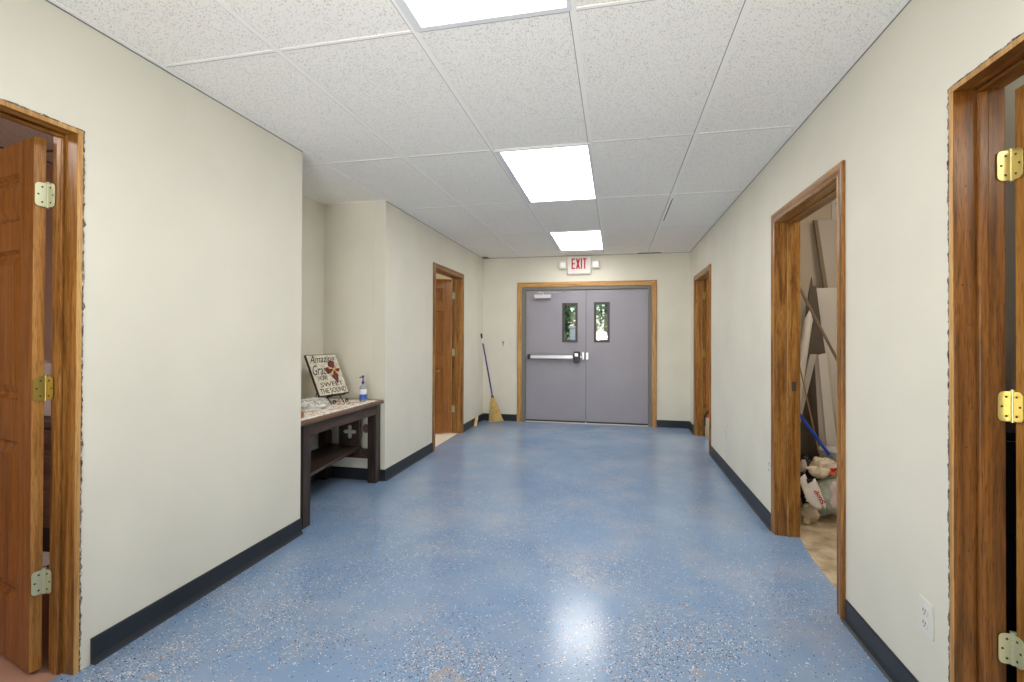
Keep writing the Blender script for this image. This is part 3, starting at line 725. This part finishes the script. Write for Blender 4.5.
# pale wood block leaning on the left baseboard
b = MB(); pa, pb_ = Vector((-1.918, 6.46, .006)), Vector((-1.936, 6.60, .125)); dd = (pb_-pa)
b.prism([pa+Vector((-.012, 0, 0)), pa+Vector((.022, .01, 0)), pa+Vector((.022, .01, 0))+dd, pa+Vector((-.012, 0, 0))+dd], (0, .028, -.006))
b.v = [(x, y, max(z, .001)) for x, y, z in b.v]
o = b.build('wood_offcut', PALEWOOD, bevel=.002)
tag(o, 'small pale offcut of wood leaning on the left baseboard near the broom', 'wood block')

# ------------------------------------------------------------------ table in the alcove
TZ = .705
r = empty('console_table', (-2.27, 3.3, 0)); tag(r, 'dark brown wooden table with a lower shelf standing in the left alcove', 'table')
TOPW = wood('table_top_wood', srgb(132,102,78), srgb(104,76,56), srgb(66,46,34), 'Y', .35)
MB().box((-2.55, 2.732, TZ-.028), (-1.967, 3.868, TZ)).build('tabletop', TOPW, r, bevel=.006)
for y in (2.785, 3.787):
    for x in (-2.08 if y > 3 else -2.065, -2.55):
        MB().box((x, y, 0), (x+.08, y+.08, TZ-.028)).build('leg', DARKWOODZ, r, bevel=.004)
for x in (-2.022, -2.54):
    MB().box((x, 2.866, TZ-.115), (x+.022, 3.786, TZ-.028)).build('apron', DARKWOOD, r, bevel=.002)
for y in (2.81, 3.80):
    MB().box((-2.471, y, TZ-.115), (-2.081, y+.022, TZ-.028)).build('apron', DARKWOOD, r, bevel=.002)
    MB().box((-2.471, y, .205), (-2.081, y+.028, .285)).build('stretcher', DARKWOOD, r, bevel=.002)
b = MB(); b.prism([(-2.04, 2.80, .287), (-2.155, 3.82, .287), (-2.46, 3.82, .287), (-2.46, 2.78, .287)], (0, 0, .024)); b.build('shelf', DARKWOOD, r, bevel=.003)
# patterned cloth runner
RUN = mat('autumn_leaf_runner', srgb(236,230,222), .8); t = NT(RUN); v = t.coords()
n1 = t.noise(v, 9, 3, .6, .8); n2 = t.noise(t.coords(loc=(3, 1, 0)), 13, 3, .6, 1); n3 = t.noise(t.coords(loc=(7, 5, 0)), 22, 3, .6, .6)
c = t.mix(t.ramp(n1, [(.60, g1(0)), (.66, g1(.8))]), srgb(238,232,224), srgb(206,122,60))
c = t.mix(t.ramp(n2, [(.63, g1(0)), (.69, g1(.8))]), c, srgb(164,74,50)); c = t.mix(t.ramp(n3, [(.60, g1(0)), (.64, g1(1))]), c, srgb(214,186,130))
c = t.mix(t.ramp(t.noise(t.coords(loc=(2, 9, 0)), 17, 2), [(.63, g1(0)), (.66, g1(1))]), c, srgb(110,104,80)); t.col(c)
b = MB(); nx_, ny_ = 10, 30; x0, x1, y0, y1 = -2.50, -1.988, 2.745, 3.80; rn = random.Random(9); vs = []
for j in range(ny_+1):
    for i in range(nx_+1): vs.append((x0+(x1-x0)*i/nx_+rn.uniform(-.002, .002), y0+(y1-y0)*j/ny_, TZ+.002+abs(rn.gauss(0, .0012))))
b.add(vs, [(j*(nx_+1)+i, j*(nx_+1)+i+1, (j+1)*(nx_+1)+i+1, (j+1)*(nx_+1)+i) for j in range(ny_) for i in range(nx_)], 0, True)
o = b.build('table_runner', RUN); sm = o.modifiers.new('thick', 'SOLIDIFY'); sm.thickness = .0015; sm.offset = 1
tag(o, 'white cloth with orange autumn leaves spread over the alcove table', 'table runner')

# lumpy bags
from mathutils import noise as mn
def lump(c, rad, seed=0, amp=.18, freq=6, nu=44, nv=26, R_=None, flat=None, tie=None):
    b = MB(); vs = []; c = Vector(c)
    for j in range(nv+1):
        ph = math.pi*j/nv
        for i in range(nu):
            th = 2*math.pi*i/nu
            d = Vector((math.sin(ph)*math.cos(th), math.sin(ph)*math.sin(th), math.cos(ph)))
            k = 1+amp*mn.noise(d*freq*.4+Vector((seed, 0, 0)))*1.6+amp*.9*(.3-abs(mn.noise(d*freq*.8+Vector((0, seed, 0)))))+amp*.6*(.25-abs(mn.noise(d*freq*2.0+Vector((0, 0, seed)))))
            p = Vector((d.x*rad[0], d.y*rad[1], d.z*rad[2]))*k
            if R_: p = R_ @ p
            p = p+c
            if flat is not None and p.z < flat: p.z = flat+(p.z-flat)*.02
            vs.append(p)
    fs = [(j*nu+i, (j+1)*nu+i, (j+1)*nu+(i+1) % nu, j*nu+(i+1) % nu) for j in range(nv) for i in range(nu)]
    return b.add(vs, fs, 0, True)
WRAP = mat('grey_plastic_wrap', srgb(196,194,186), .3); t = NT(WRAP); v = t.coords()
t.col(t.ramp(t.noise(v, 24, 4, .7, 1), [(.36, srgb(126,120,110)), (.44, srgb(196,194,186)), (.6, srgb(236,236,232))])); t.bump(t.noise(v, 40, 4), .7, .006)
o = lump((-2.26, 3.18, TZ+.032), (.13, .23, .05), 3, .2, 5, flat=TZ+.0085).build('wrapped_platter', WRAP); tag(o, 'low grey and white plastic wrapped platter at the near end of the alcove table', 'platter')
o = lump((-2.10, 2.86, TZ+.022), (.05, .05, .02), 5, .2, 6, 24, 14, flat=TZ+.0045).build('orange_gourd', mat('orange_skin', srgb(190,104,48), .5)); tag(o, 'small orange decoration on the cloth beside the wall corner', 'decoration')
b = MB(); rn = random.Random(12)
for k in range(6):
    a = k*1.05; cx, cy = -2.13+.02*math.cos(a), 3.50+.03*math.sin(a)
    pts = [(cx, cy, TZ+.006)]+[(cx+.034*math.cos(a+q)*s_, cy+.034*math.sin(a+q)*s_, TZ+.008+.008*rn.random()) for q, s_ in ((-.4, .7), (-.15, .8), (0, 1.15), (.15, .8), (.4, .7))]
    b.prism(pts, (0, 0, .002))
o = b.build('artificial_leaves', mat('orange_leaves', srgb(204,128,58), .6)); tag(o, 'small cluster of orange leaves on the table in front of the easel', 'leaf decoration')

# lettered board on an iron easel
BL, BR_, TL_ = Vector((-2.263, 3.373, .782)), Vector((-2.197, 3.693, .782)), Vector((-2.420, 3.386, 1.107))
ux = (BR_-BL); Wd = ux.length; ux.normalize(); uy = (TL_-BL); uy = (uy-ux*uy.dot(ux)); Hb = uy.length; uy.normalize(); uz = ux.cross(uy)
Mb = Matrix((ux, uy, uz)).transposed().to_4x4(); Mb.translation = BL
r = empty('lettered_board', M=Mb); tag(r, 'square cream board lettered Amazing Grace how sweet the sound, leaning back on an iron easel', 'sign')
MB().box((0, 0, -.018), (Wd, Hb, 0)).build('backing_board', mat('dark_board_edge', srgb(52,38,30), .6), r, local=True, bevel=.002)
CRM = mat('aged_cream_face', srgb(216,208,188), .7); t = NT(CRM); v = t.coords(); t.col(t.ramp(t.noise(v, 22, 4, .6), [(.3, srgb(184,172,148)), (.5, srgb(216,208,188)), (.7, srgb(230,224,208))]))
MB().box((.007, .007, 0), (Wd-.007, Hb-.007, .0015)).build('painted_face', CRM, r, local=True)
INK = mat('dark_brown_ink', srgb(48,38,34), .7)
def tx(s, u, v_, w_, h_, shear=0, bold=0): put_text(s, Mb @ Matrix.Translation((Wd*u, Hb*(1-v_), .002)), w_*Wd, h_*Hb, INK, r, 'lettering', shear, bold, .0006)
tx('Amazing', .48, .145, .84, .23, .5, .0); tx('Grace', .32, .38, .54, .23, .5, .0)
tx('HOW', .30, .575, .30, .12, 0, .0); tx('SWEET', .52, .735, .74, .10, 0, .0); tx('THE SOUND', .50, .885, .86, .115, 0, .004)
b = MB(); cu_, cv_ = Wd*.70, Hb*(1-.40)
def kite(ang, L_, w_, z):
    d = Vector((math.cos(ang), math.sin(ang))); n_ = Vector((-d.y, d.x)); c0 = Vector((cu_, cv_))
    P = [c0, c0+d*L_*.45+n_*w_, c0+d*L_*.8+n_*w_*.75, c0+d*L_, c0+d*L_*.8-n_*w_*.75, c0+d*L_*.45-n_*w_]
    return [(p.x, p.y, z) for p in P]
for ang, L_, w_ in ((90, .085, .034), (180, .085, .028), (0, .075, .026)): b.prism(kite(math.radians(ang), L_, w_, .002), (0, 0, .008))
b.prism([(cu_, cv_, .002), (cu_+.034, cv_-.055, .002), (cu_+.006, cv_-.118, .002), (cu_-.030, cv_-.06, .002)], (0, 0, .009))
b.build('red_cross', mat('barn_red', srgb(112,42,38), .6), r, local=True)
b = MB()
for s_ in (-1, 1):
    b.prism([(cu_, cv_+.004, .012), (cu_+s_*.05, cv_+.026, .016), (cu_+s_*.056, cv_+.004, .018)], (0, 0, .004))
    b.prism([(cu_, cv_, .012), (cu_+s_*.03, cv_-.05, .014), (cu_+s_*.052, cv_-.044, .014)], (0, 0, .003))
b.cyl((cu_, cv_, .010), (cu_, cv_, .020), .011)
b.build('ribbon_bow', mat('tan_ribbon', srgb(222,190,140), .7), r, local=True)
r = empty('plate_easel', (-2.27, 3.53, TZ)); tag(r, 'small black scrolled iron easel holding the lettered board', 'easel')
def scroll(c, rad, turns, d, n_=26):
    return [c+d*(rad*(1-i/n_*.75)*math.cos(i/n_*turns*2*math.pi))+Vector((0, 0, rad*(1-i/n_*.75)*math.sin(i/n_*turns*2*math.pi))) for i in range(n_+1)]
b = MB(); zt = TZ+.008
for q in (.3, .72):
    p = BL+ux*Wd*q; f_ = Vector((uz.x, uz.y, 0)).normalized()
    b.tube([p-uz*.024+uy*.28, p-uz*.024-uy*.006, p+f_*.03-Vector((0, 0, .004)), p+f_*.035+Vector((0, 0, .018))], .0035, 6)
    b.tube([p-uz*.024-uy*.004, Vector((p.x, p.y, zt))+f_*.03], .0035, 6)
    b.tube(scroll(Vector((p.x, p.y, zt+.018))+f_*.055, .019, 1.6, f_), .003, 6)
b.tube([BL+ux*Wd*.3-uz*.024+uy*.28, BL+ux*Wd*.72-uz*.024+uy*.28], .0035, 6); b.tube([BL+ux*Wd*.3-uz*.024, BL+ux*Wd*.72-uz*.024], .0035, 6)
b.build('easel_frame', BLACKMETAL, r)
q = BL+ux*Wd*.5-uz*.026+uy*.28
MB().tube([q, Vector((q.x-.06, q.y, TZ+.008))], .0035, 6).build('rear_leg', BLACKMETAL, r)

# pump bottle
bx_, by_ = -2.075, 3.70
r = empty('pump_bottle', (bx_, by_, TZ)); tag(r, 'clear hand sanitizer bottle with a blue pump at the far end of the alcove table', 'bottle')
CLR = mat('clear_gel_plastic', srgb(206,214,226), .08, Transmission_Weight=.55, IOR=1.4)
z0 = TZ+.0045
MB().lathe([(.026, 0), (.029, .006), (.029, .105), (.027, .122), (.016, .14), (.011, .146), (.011, .152)], (bx_, by_, z0), n=24).build('bottle_body', CLR, r)
lab = MB(); n = 24
def band(zA, zB, m, nm):
    b = MB().lathe([(.0294, zA), (.0294, zB)], (bx_, by_, z0), n=24); return b.build(nm, m, r)
band(.018, .062, mat('blue_label', srgb(52,96,190), .4), 'blue_label'); band(.0621, .105, mat('white_label', srgb(226,230,238), .4), 'white_label')
PUMP = mat('navy_pump', srgb(58,42,132), .35)
b = MB().lathe([(.0125, .148), (.0125, .168), (.009, .172), (.005, .174), (.005, .2), (.009, .202), (.010, .215), (.006, .219)], (bx_, by_, z0), n=18); b.cyl((bx_+.006, by_-.004, z0+.211), (bx_-.012, by_-.036, z0+.203), .005, n=10); b.build('pump', PUMP, r)

# dark board with a white cross under the table, and a faded flower ornament
def quatre(c, R_, d, th, mbld):
    for k in range(4):
        a = k*math.pi/2; cc = Vector(c)+Vector((math.cos(a)*R_*.58, 0, math.sin(a)*R_*.58))
        mbld.prism([(cc.x+R_*(.46 if k % 2 == 0 else .3)*math.cos(q*math.pi/5), cc.y, cc.z+R_*(.46 if k % 2 else .3)*math.sin(q*math.pi/5)) for q in range(10)], (0, th, 0))
r = empty('cross_plaque', (-2.29, 3.755, .313)); tag(r, 'dark wooden plaque with a pale cross, standing on the shelf under the alcove table', 'plaque')
MB().box((-2.335, 3.755, .3135), (-2.135, 3.773, .585)).build('plaque_board', DARKWOODZ, r, bevel=.004)
b = MB(); quatre((-2.225, 3.7545, .44), .056, 0, -.006, b); b.cyl((-2.225, 3.748, .44), (-2.225, 3.754, .44), .014)
b.build('pale_cross', mat('pale_grey_cross', srgb(178,180,176), .6), r)
b = MB(); rn = random.Random(4)
for k in range(7):
    a = k*2*math.pi/7; c0 = Vector((-2.135+.018*math.cos(a), 3.869, .45+.022*math.sin(a)))
    b.prism([(c0.x+.016*math.cos(a+q), c0.y, c0.z+.02*math.sin(a+q)) for q in (0, .9, 2.2, 3.1, 4.2, 5.2)], (0, -.006-.004*rn.random(), 0))
o = b.build('dried_flower', mat('dusty_brown_petals', srgb(122,92,80), .8)); tag(o, 'dusty brown dried flower ornament on the alcove wall beneath the table', 'flower ornament')

# ------------------------------------------------------------------ storage room: leaning boards, sticks, bags
def lean(name, pts, m, label, cat, th=.02, bev=.002, tiltd=(0, 1, 0), group=None):
    """pts: world corner points of the front face; thickness runs away from the doorway"""
    o = MB().prism(pts, Vector(tiltd)*th).build(name, m, bevel=bev); tag(o, label, cat, group); return o
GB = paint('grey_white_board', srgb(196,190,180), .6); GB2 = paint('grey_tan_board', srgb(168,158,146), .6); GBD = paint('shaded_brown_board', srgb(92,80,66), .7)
# sheet of drywall on the far storage wall, its joint showing above the boards
o = MB().box((1.80, 4.588, 1.2), (2.6, 4.598, 2.78)).build('drywall_sheet', SHEETROCK); tag(o, 'paler drywall sheet with a visible vertical joint high on the storage wall', 'drywall sheet')
for z in (2.30, 2.42): pass
b = MB().cyl((1.835, 4.5865, 2.40), (1.835, 4.588, 2.40), .006, n=10).build('screw_head', SLOT, o)
# tall board leaning behind
M1 = paint('tan_board_edge', srgb(120,104,84), .7)  # darker tan paints shade onto the board's left edge
r = empty('leaning_board', (1.9, 4.5, 0)); tag(r, 'tan board with a dark left edge leaning highest against the storage room wall', 'board')
A = at_y(817.5, 220, 4.54); B_ = at_y(829, 300, 4.52)
dirv = (B_-A); k = (A.z-.005)/(A.z-B_.z)
low = Vector((A.x+dirv.x*k, 4.42, .005))
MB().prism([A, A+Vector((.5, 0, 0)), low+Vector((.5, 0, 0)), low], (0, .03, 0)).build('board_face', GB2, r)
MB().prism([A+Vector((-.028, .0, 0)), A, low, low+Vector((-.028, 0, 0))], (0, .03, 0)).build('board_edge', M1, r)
# wide pale sheet in front
def yl(z, y0, y1, zt): return y0+(y1-y0)*z/zt
A = at_y(816, 288, 4.47); B_ = at_y(825.5, 352, 4.42); k = (A.z-.005)/(A.z-B_.z); low = Vector((A.x+(B_.x-A.x)*k, 4.33, .005))
lean('leaning_sheet', [A, A+Vector((.75, 0, 0)), low+Vector((.75, 0, 0)), low], GB, 'wide pale grey sheet leaning in the storage room in front of the tan board', 'board', .012)
# dark folded tarp wedge
TARP = mat('dark_brown_tarp', srgb(84,74,62), .8); t = NT(TARP); t.bump(t.noise(t.coords((1, 1, .2)), 14, 4), .8, .02)
pp = [(812, 277), (813.5, 286), (816.5, 286), (820, 315), (826, 356), (832, 410), (838, 470), (838, 500), (800, 500), (799, 400), (804, 330), (809, 293)]
ps = [at_y(px, py, 4.41-.12*max(0, (py-277))/230) for px, py in pp]
ps = [Vector((p.x, p.y, max(p.z, .004))) for p in ps]
lean('folded_tarp', ps, TARP, 'dark brown folded tarp standing in a narrow peak against the storage wall', 'tarp', .02, .004)
# tapered white tube
p0, p1 = at_y(808.8, 318, 4.0), at_y(797, 395, 3.9)
d = (p1-p0).normalized(); p2 = p1+d*((p1.z-.03)/-d.z)
r = empty('capped_tube', p2); tag(r, 'white plastic tube with a pointed cap leaning at the left side of the storage doorway', 'tube')
WT = mat('offwhite_tube', srgb(196,190,180), .4)
MB().cyl(p0+d*.03, p2, .027, .034, n=18).build('tube_body', WT, r)
MB().cyl(p0+d*.03, p0-d*.0, .030, .026, n=18).cyl(p0, p0-d*.022, .020, .018, n=16).cyl(p0-d*.022, p0-d*.07, .016, .003, n=14).build('pointed_cap', WT, r)
# long dark rod crossing the doorway
p0, p1 = at_y(798, 285, 3.72), at_y(842, 369, 3.80)
d = (p1-p0).normalized(); p0 = p0-d*.12; p1 = p1+d*((p1.z-.03)/-d.z)
o = MB().cyl(p0, p1, .0095, n=14).build('wooden_rod', mat('dull_brown_rod', srgb(122,104,84), .5)); tag(o, 'long brown rod slanting right across the storage doorway above the blue stick', 'rod')
# box beam in front of the sheets
b = MB(); f = [at_y(818.5, 355, 4.2), at_y(826.5, 353, 4.2), at_y(840.5, 470, 4.14), at_y(829, 470, 4.14)]
def drop(a, c): 
    k = (a.z-.005)/(a.z-c.z); return a+(c-a)*k
f2 = [f[0], f[1], drop(f[1], f[2]), drop(f[0], f[3])]
s2 = [at_y(814.5, 354, 4.22), f[0], f2[3], drop(at_y(814.5, 354, 4.22), at_y(821, 470, 4.16))]
r = empty('leaning_beam', f2[3]); tag(r, 'narrow grey boxed board with a flat top leaning in front of the wide sheet in storage', 'board')
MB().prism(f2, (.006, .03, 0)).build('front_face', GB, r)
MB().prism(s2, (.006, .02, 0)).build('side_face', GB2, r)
# second dark stud behind the beam on its left
pp = [at_y(803, 378, 4.05), at_y(809.5, 378, 4.05), at_y(800, 420, 4.0), at_y(794, 420, 4.0)]
lean('slanting_slat', [pp[0]+Vector((.05, 0, .18)), pp[1]+Vector((.05, 0, .18)), drop(pp[1], pp[2]), drop(pp[0], pp[3])], GB2, 'grey slat slanting down to the left behind the thin yellowish stick', 'slat', .02)
# sticks
p0, p1 = at_y(800, 368, 3.86), at_y(814, 430, 3.90); d = (p1-p0).normalized(); p2 = p1+d*((p1.z-.42)/-d.z)
o = MB().cyl(p0-d*.1, p2, .0048, n=10).build('thin_stick', mat('straw_yellow_stick', srgb(150,122,78), .5)); tag(o, 'thin yellowish stick leaning just above the blue stick in the storage doorway', 'stick')
p0, p1 = at_y(799, 414, 3.80), at_y(828, 453, 3.86); d = (p1-p0).normalized()
o = MB().cyl(p0-d*.16, p1+d*.012, .011, n=14).build('blue_stick', mat('bright_blue_stick', srgb(36,74,190), .3)); tag(o, 'bright blue stick slanting down into the trash bags in the storage doorway', 'stick')
# bags
BUMPY = lambda mt, s, k=.8, d=.008: (lambda t: t.bump(t.noise(t.coords(), s, 5, .6, .8), k, d))(NT(mt))
GREENBAG = mat('translucent_greenish_bag', srgb(186,194,176), .28, Transmission_Weight=.12); BUMPY(GREENBAG, 22)
BEIGE = mat('crumpled_beige_plastic', srgb(214,198,172), .45); BUMPY(BEIGE, 26)
WHITEBAG = mat('white_store_bag', srgb(222,216,208), .4); BUMPY(WHITEBAG, 20, .5)
BLKBAG = mat('black_shiny_bag', srgb(22,24,44), .22); BUMPY(BLKBAG, 16, 1, .02)
PAPER = mat('crumpled_paper', srgb(190,174,146), .7); BUMPY(PAPER, 24, 1)
RB = mat('store_red', srgb(176,34,48), .5)
o = lump((1.465, 3.755, .148), (.122, .085, .130), 11, .22, 3.4, 56, 34, flat=.004).build('trash_bag', GREENBAG); tag(o, 'full greenish translucent trash bag, lowest in the pile inside the storage doorway', 'trash bag')
o = lump((1.385, 3.985, .205), (.058, .07, .185), 17, .16, 4, 48, 30, flat=.004).build('garbage_sack', BLKBAG); tag(o, 'shiny black garbage sack behind the other bags under the blue stick', 'trash bag')
Rm = Matrix.Rotation(math.radians(-25), 3, 'Y')
o = lump((1.42, 3.745, .348), (.082, .06, .056), 23, .4, 3.6, 48, 30).build('crumpled_bag', BEIGE); tag(o, 'crumpled beige bag with an orange and red print on top of the trash pile', 'plastic bag')
oc = mat('orange_print', srgb(222,120,60), .5)
b = MB(); c0 = Vector((1.445, 3.672, .335))
for k, (du, dv, s_, mi) in enumerate(((0, 0, .020, 0), (.006, .022, .014, 1), (.022, .030, .010, 1), (-.012, -.012, .010, 1))):
    b.prism([(c0.x+du+s_*math.cos(q*1.05), c0.y-.002*k, c0.z+dv+s_*.8*math.sin(q*1.05)) for q in range(6)], (0, .05, 0), mi)
inv = Vector(o.location); 
pr_ = b.build('printed_patch', [oc, RB], o)
o = lump((1.468, 3.622, .225), (.05, .018, .085), 31, .3, 3.5, 40, 26, R_=Matrix.Rotation(math.radians(18), 3, 'Y')).build('pink_tinted_bag', mat('pinkish_white_bag', srgb(216,196,192), .4)); tag(o, 'pinkish white plastic bag drooping at the right side of the trash pile', 'plastic bag')
# white carrier bag with red writing, hanging head-down over the pile
def pillow(name, outline, nrm, th, m, seed=0):
    P = [Vector(p) for p in outline]; n = len(P); c = sum(P, Vector())/n; nr = Vector(nrm).normalized(); b = MB(); vs = []
    rings = [(1, 0), (.93, .55), (.75, .9), (.5, 1), (.25, 1.0)]
    for sg in (1, -1):
        base = len(vs)
        for s_, h_ in rings:
            for i, p in enumerate(P):
                q = c+(p-c)*s_; q = q+nr*sg*th*(h_+(.5*mn.noise(q*22+Vector((seed, 0, 0))) if s_ < 1 else 0)); vs.append(q)
        vs.append(c+nr*sg*th)
        fs = [(base+k*n+i, base+k*n+(i+1) % n, base+(k+1)*n+(i+1) % n, base+(k+1)*n+i) for k in range(len(rings)-1) for i in range(n)]
        fs += [(base+(len(rings)-1)*n+i, base+(len(rings)-1)*n+(i+1) % n, len(vs)-1) for i in range(n)]
        b.f += fs; b.mi += [0]*len(fs); b.smooth += [True]*len(fs)
    b.v = [tuple(v) for v in vs]
    return b
def dens_(pl, k=3):
    out = []
    for a, c in zip(pl, pl[1:]+pl[:1]):
        for i in range(k): out.append(tuple(a[j]+(c[j]-a[j])*i/k for j in range(len(a))))
    return out
YBG = 3.60
pl = dens_([(798.5, 479), (805, 473.5), (805.5, 476), (802.5, 479.5), (806.5, 484), (812.5, 480), (815, 478), (820, 489), (826, 505), (825.5, 510.5), (823.5, 506.5), (819, 510), (811, 505), (806, 499), (802, 488)])
pts = [at_y(px, py, YBG-.0009*(py-473)) for px, py in pl]
r = empty('carrier_bag', pts[0]); tag(r, 'white carrier bag with dark red Stop lettering hanging upside down over the trash pile', 'plastic bag')
pillow('bag', pts, (-.2, -1, .1), .014, WHITEBAG, 3).build('bag_body', WHITEBAG, r)
c0 = at_y(819.3, 497.0, YBG-.045)
Mt = Matrix.Translation(c0) @ Matrix.Rotation(math.pi/2, 4, 'X') @ Matrix.Rotation(math.radians(180-54), 4, 'Z')
put_text('Stop', Mt, .098, .036, RB, r, 'lettering', 0, .02, .001)
b = MB(); kk = [at_y(px, py, YBG-.024) for px, py in ((806, 479), (811.5, 478.5), (812.5, 481), (807.5, 483.8))]
b.prism(kk, (0, -.004, 0)).build('dark_print', BLACK, r)
# paper scraps at the foot
for k, (c_, s_, lb, nm) in enumerate((((1.30, 3.66, .055), (.05, .045, .052), 'crumpled tan paper lying left of the greenish trash bag', 'crumpled_paper'),
        ((1.262, 3.60, .022), (.022, .022, .020), 'small pale wad of paper nearest the foot of the storage door frame', 'paper_wad'))):
    o = lump(c_, s_, 40+k, .35, 6, 30, 20, flat=.003).build(nm, PAPER); tag(o, lb, 'paper')
o = lump((1.31, 3.64, .165), (.035, .03, .028), 47, .5, 7, 30, 20, R_=Matrix.Rotation(.5, 3, 'Y')).build('torn_bag_scrap', WHITEBAG); tag(o, 'torn scrap of white plastic sticking out left of the trash pile', 'plastic scrap')
o = lump((1.318, 3.83, .335), (.02, .03, .045), 53, .3, 4, 30, 20).build('wrinkled_bag', mat('grey_pink_plastic', srgb(186,168,158), .35)); tag(o, 'greyish wrinkled plastic bag behind the left top of the trash pile', 'plastic bag')
# clear bin
bc = at_y(834.5, 470, 3.99)
BINM = mat('frosted_clear_plastic', srgb(196,200,202), .2, Transmission_Weight=.25, IOR=1.35)
r = empty('plastic_bin', (bc.x, bc.y, .0)); tag(r, 'clear plastic bin behind the beige bag at the right of the trash pile', 'bin')
MB().lathe([(.075, .005), (.08, .02), (.098, .42), (.101, .43)], (bc.x, bc.y, 0), n=30).build('bin_wall', BINM, r)
MB().lathe([(.101, .42), (.108, .422), (.108, .436), (.101, .438)], (bc.x, bc.y, 0), n=30).build('rim', BINM, r)

# ------------------------------------------------------------------ outdoors, seen through the two door windows
GRASS = mat('pale_gravel_yard', srgb(196,190,180), .9); t = NT(GRASS); t.col(t.ramp(t.noise(t.coords(), 6, 5), [(.35, srgb(104,98,90)), (.65, srgb(158,148,138))]))
struct(MB().box((-12, D+.15, -.2), (12, D+24, -.12)).build('ground_outside', GRASS))
LEAFM = mat('green_leaves', srgb(84,140,60), .5); t = NT(LEAFM); oi = t.n('ShaderNodeNewGeometry')
t.col(t.ramp(oi.outputs['Random Per Island'], [(0, srgb(40,86,36)), (.5, srgb(92,146,62)), (1, srgb(164,200,104))]))
BARK = mat('grey_bark', srgb(110,98,84), .9)
def tree(x, y, h, rad, seed, label, n=1400):
    rn = random.Random(seed); r = empty('leafy_tree', (x, y, -.12)); tag(r, label, 'tree', 'trees outside the exit doors')
    b = MB().cyl((x, y, -.12), (x+.05, y, h*.6), .09, .05, n=10)
    for k in range(5):
        a = k*1.3; b.cyl((x+.04, y, h*(.35+.05*k)), (x+rad*.6*math.cos(a), y+rad*.6*math.sin(a), h*(.6+.06*k)), .03, .012, n=7)
    b.build('trunk', BARK, r)
    f = MB()
    for k in range(n):
        d = Vector((rn.gauss(0, 1), rn.gauss(0, 1), rn.gauss(0, 1))).normalized()*rad*(rn.random()**.4)
        c = Vector((x+d.x, y+d.y, h*.62+d.z*h*.33/rad*1.1)); u = Vector((rn.gauss(0, 1), rn.gauss(0, 1), rn.gauss(0, 1))).normalized(); w = u.orthogonal().normalized(); s_ = rn.uniform(.05, .10)
        f.add([c-u*s_, c+w*s_*.45, c+u*s_, c-w*s_*.45], [(0, 1, 2, 3)])
    f.build('foliage', LEAFM, r)
tree(-1.15, D+3.6, 3.3, .95, 1, 'leafy green tree outside, seen through the left door window')
tree(1.1, D+4.6, 3.5, 1.05, 2, 'leafy green tree outside, seen through the right door window')
tree(-.3, D+7.5, 5.2, 2.2, 3, 'larger tree outside farther behind the two nearer ones', 2200)
r = empty('porch_post', (-.80, D+2.4, -.12)); tag(r, 'white porch post outside, seen low in the left door window', 'post')
MB().box((-.875, D+2.35, -.12), (-.76, D+2.45, 1.42)).build('post_shaft', mat('white_outdoor_paint', srgb(226,236,234), .5), r, bevel=.005)
MB().box((-.90, D+2.33, 1.42), (-.735, D+2.47, 1.47)).build('post_cap', WHITEPL, r, bevel=.005)
w = bpy.data.worlds.new('sky'); SC.world = w; w.use_nodes = True; nt = w.node_tree
sky = nt.nodes.new('ShaderNodeTexSky'); sky.sky_type = 'NISHITA'; sky.sun_disc = False; sky.sun_elevation = math.radians(50); sky.sun_rotation = math.radians(200)
nt.links.new(sky.outputs[0], nt.nodes['Background'].inputs[0]); nt.nodes['Background'].inputs[1].default_value = .16
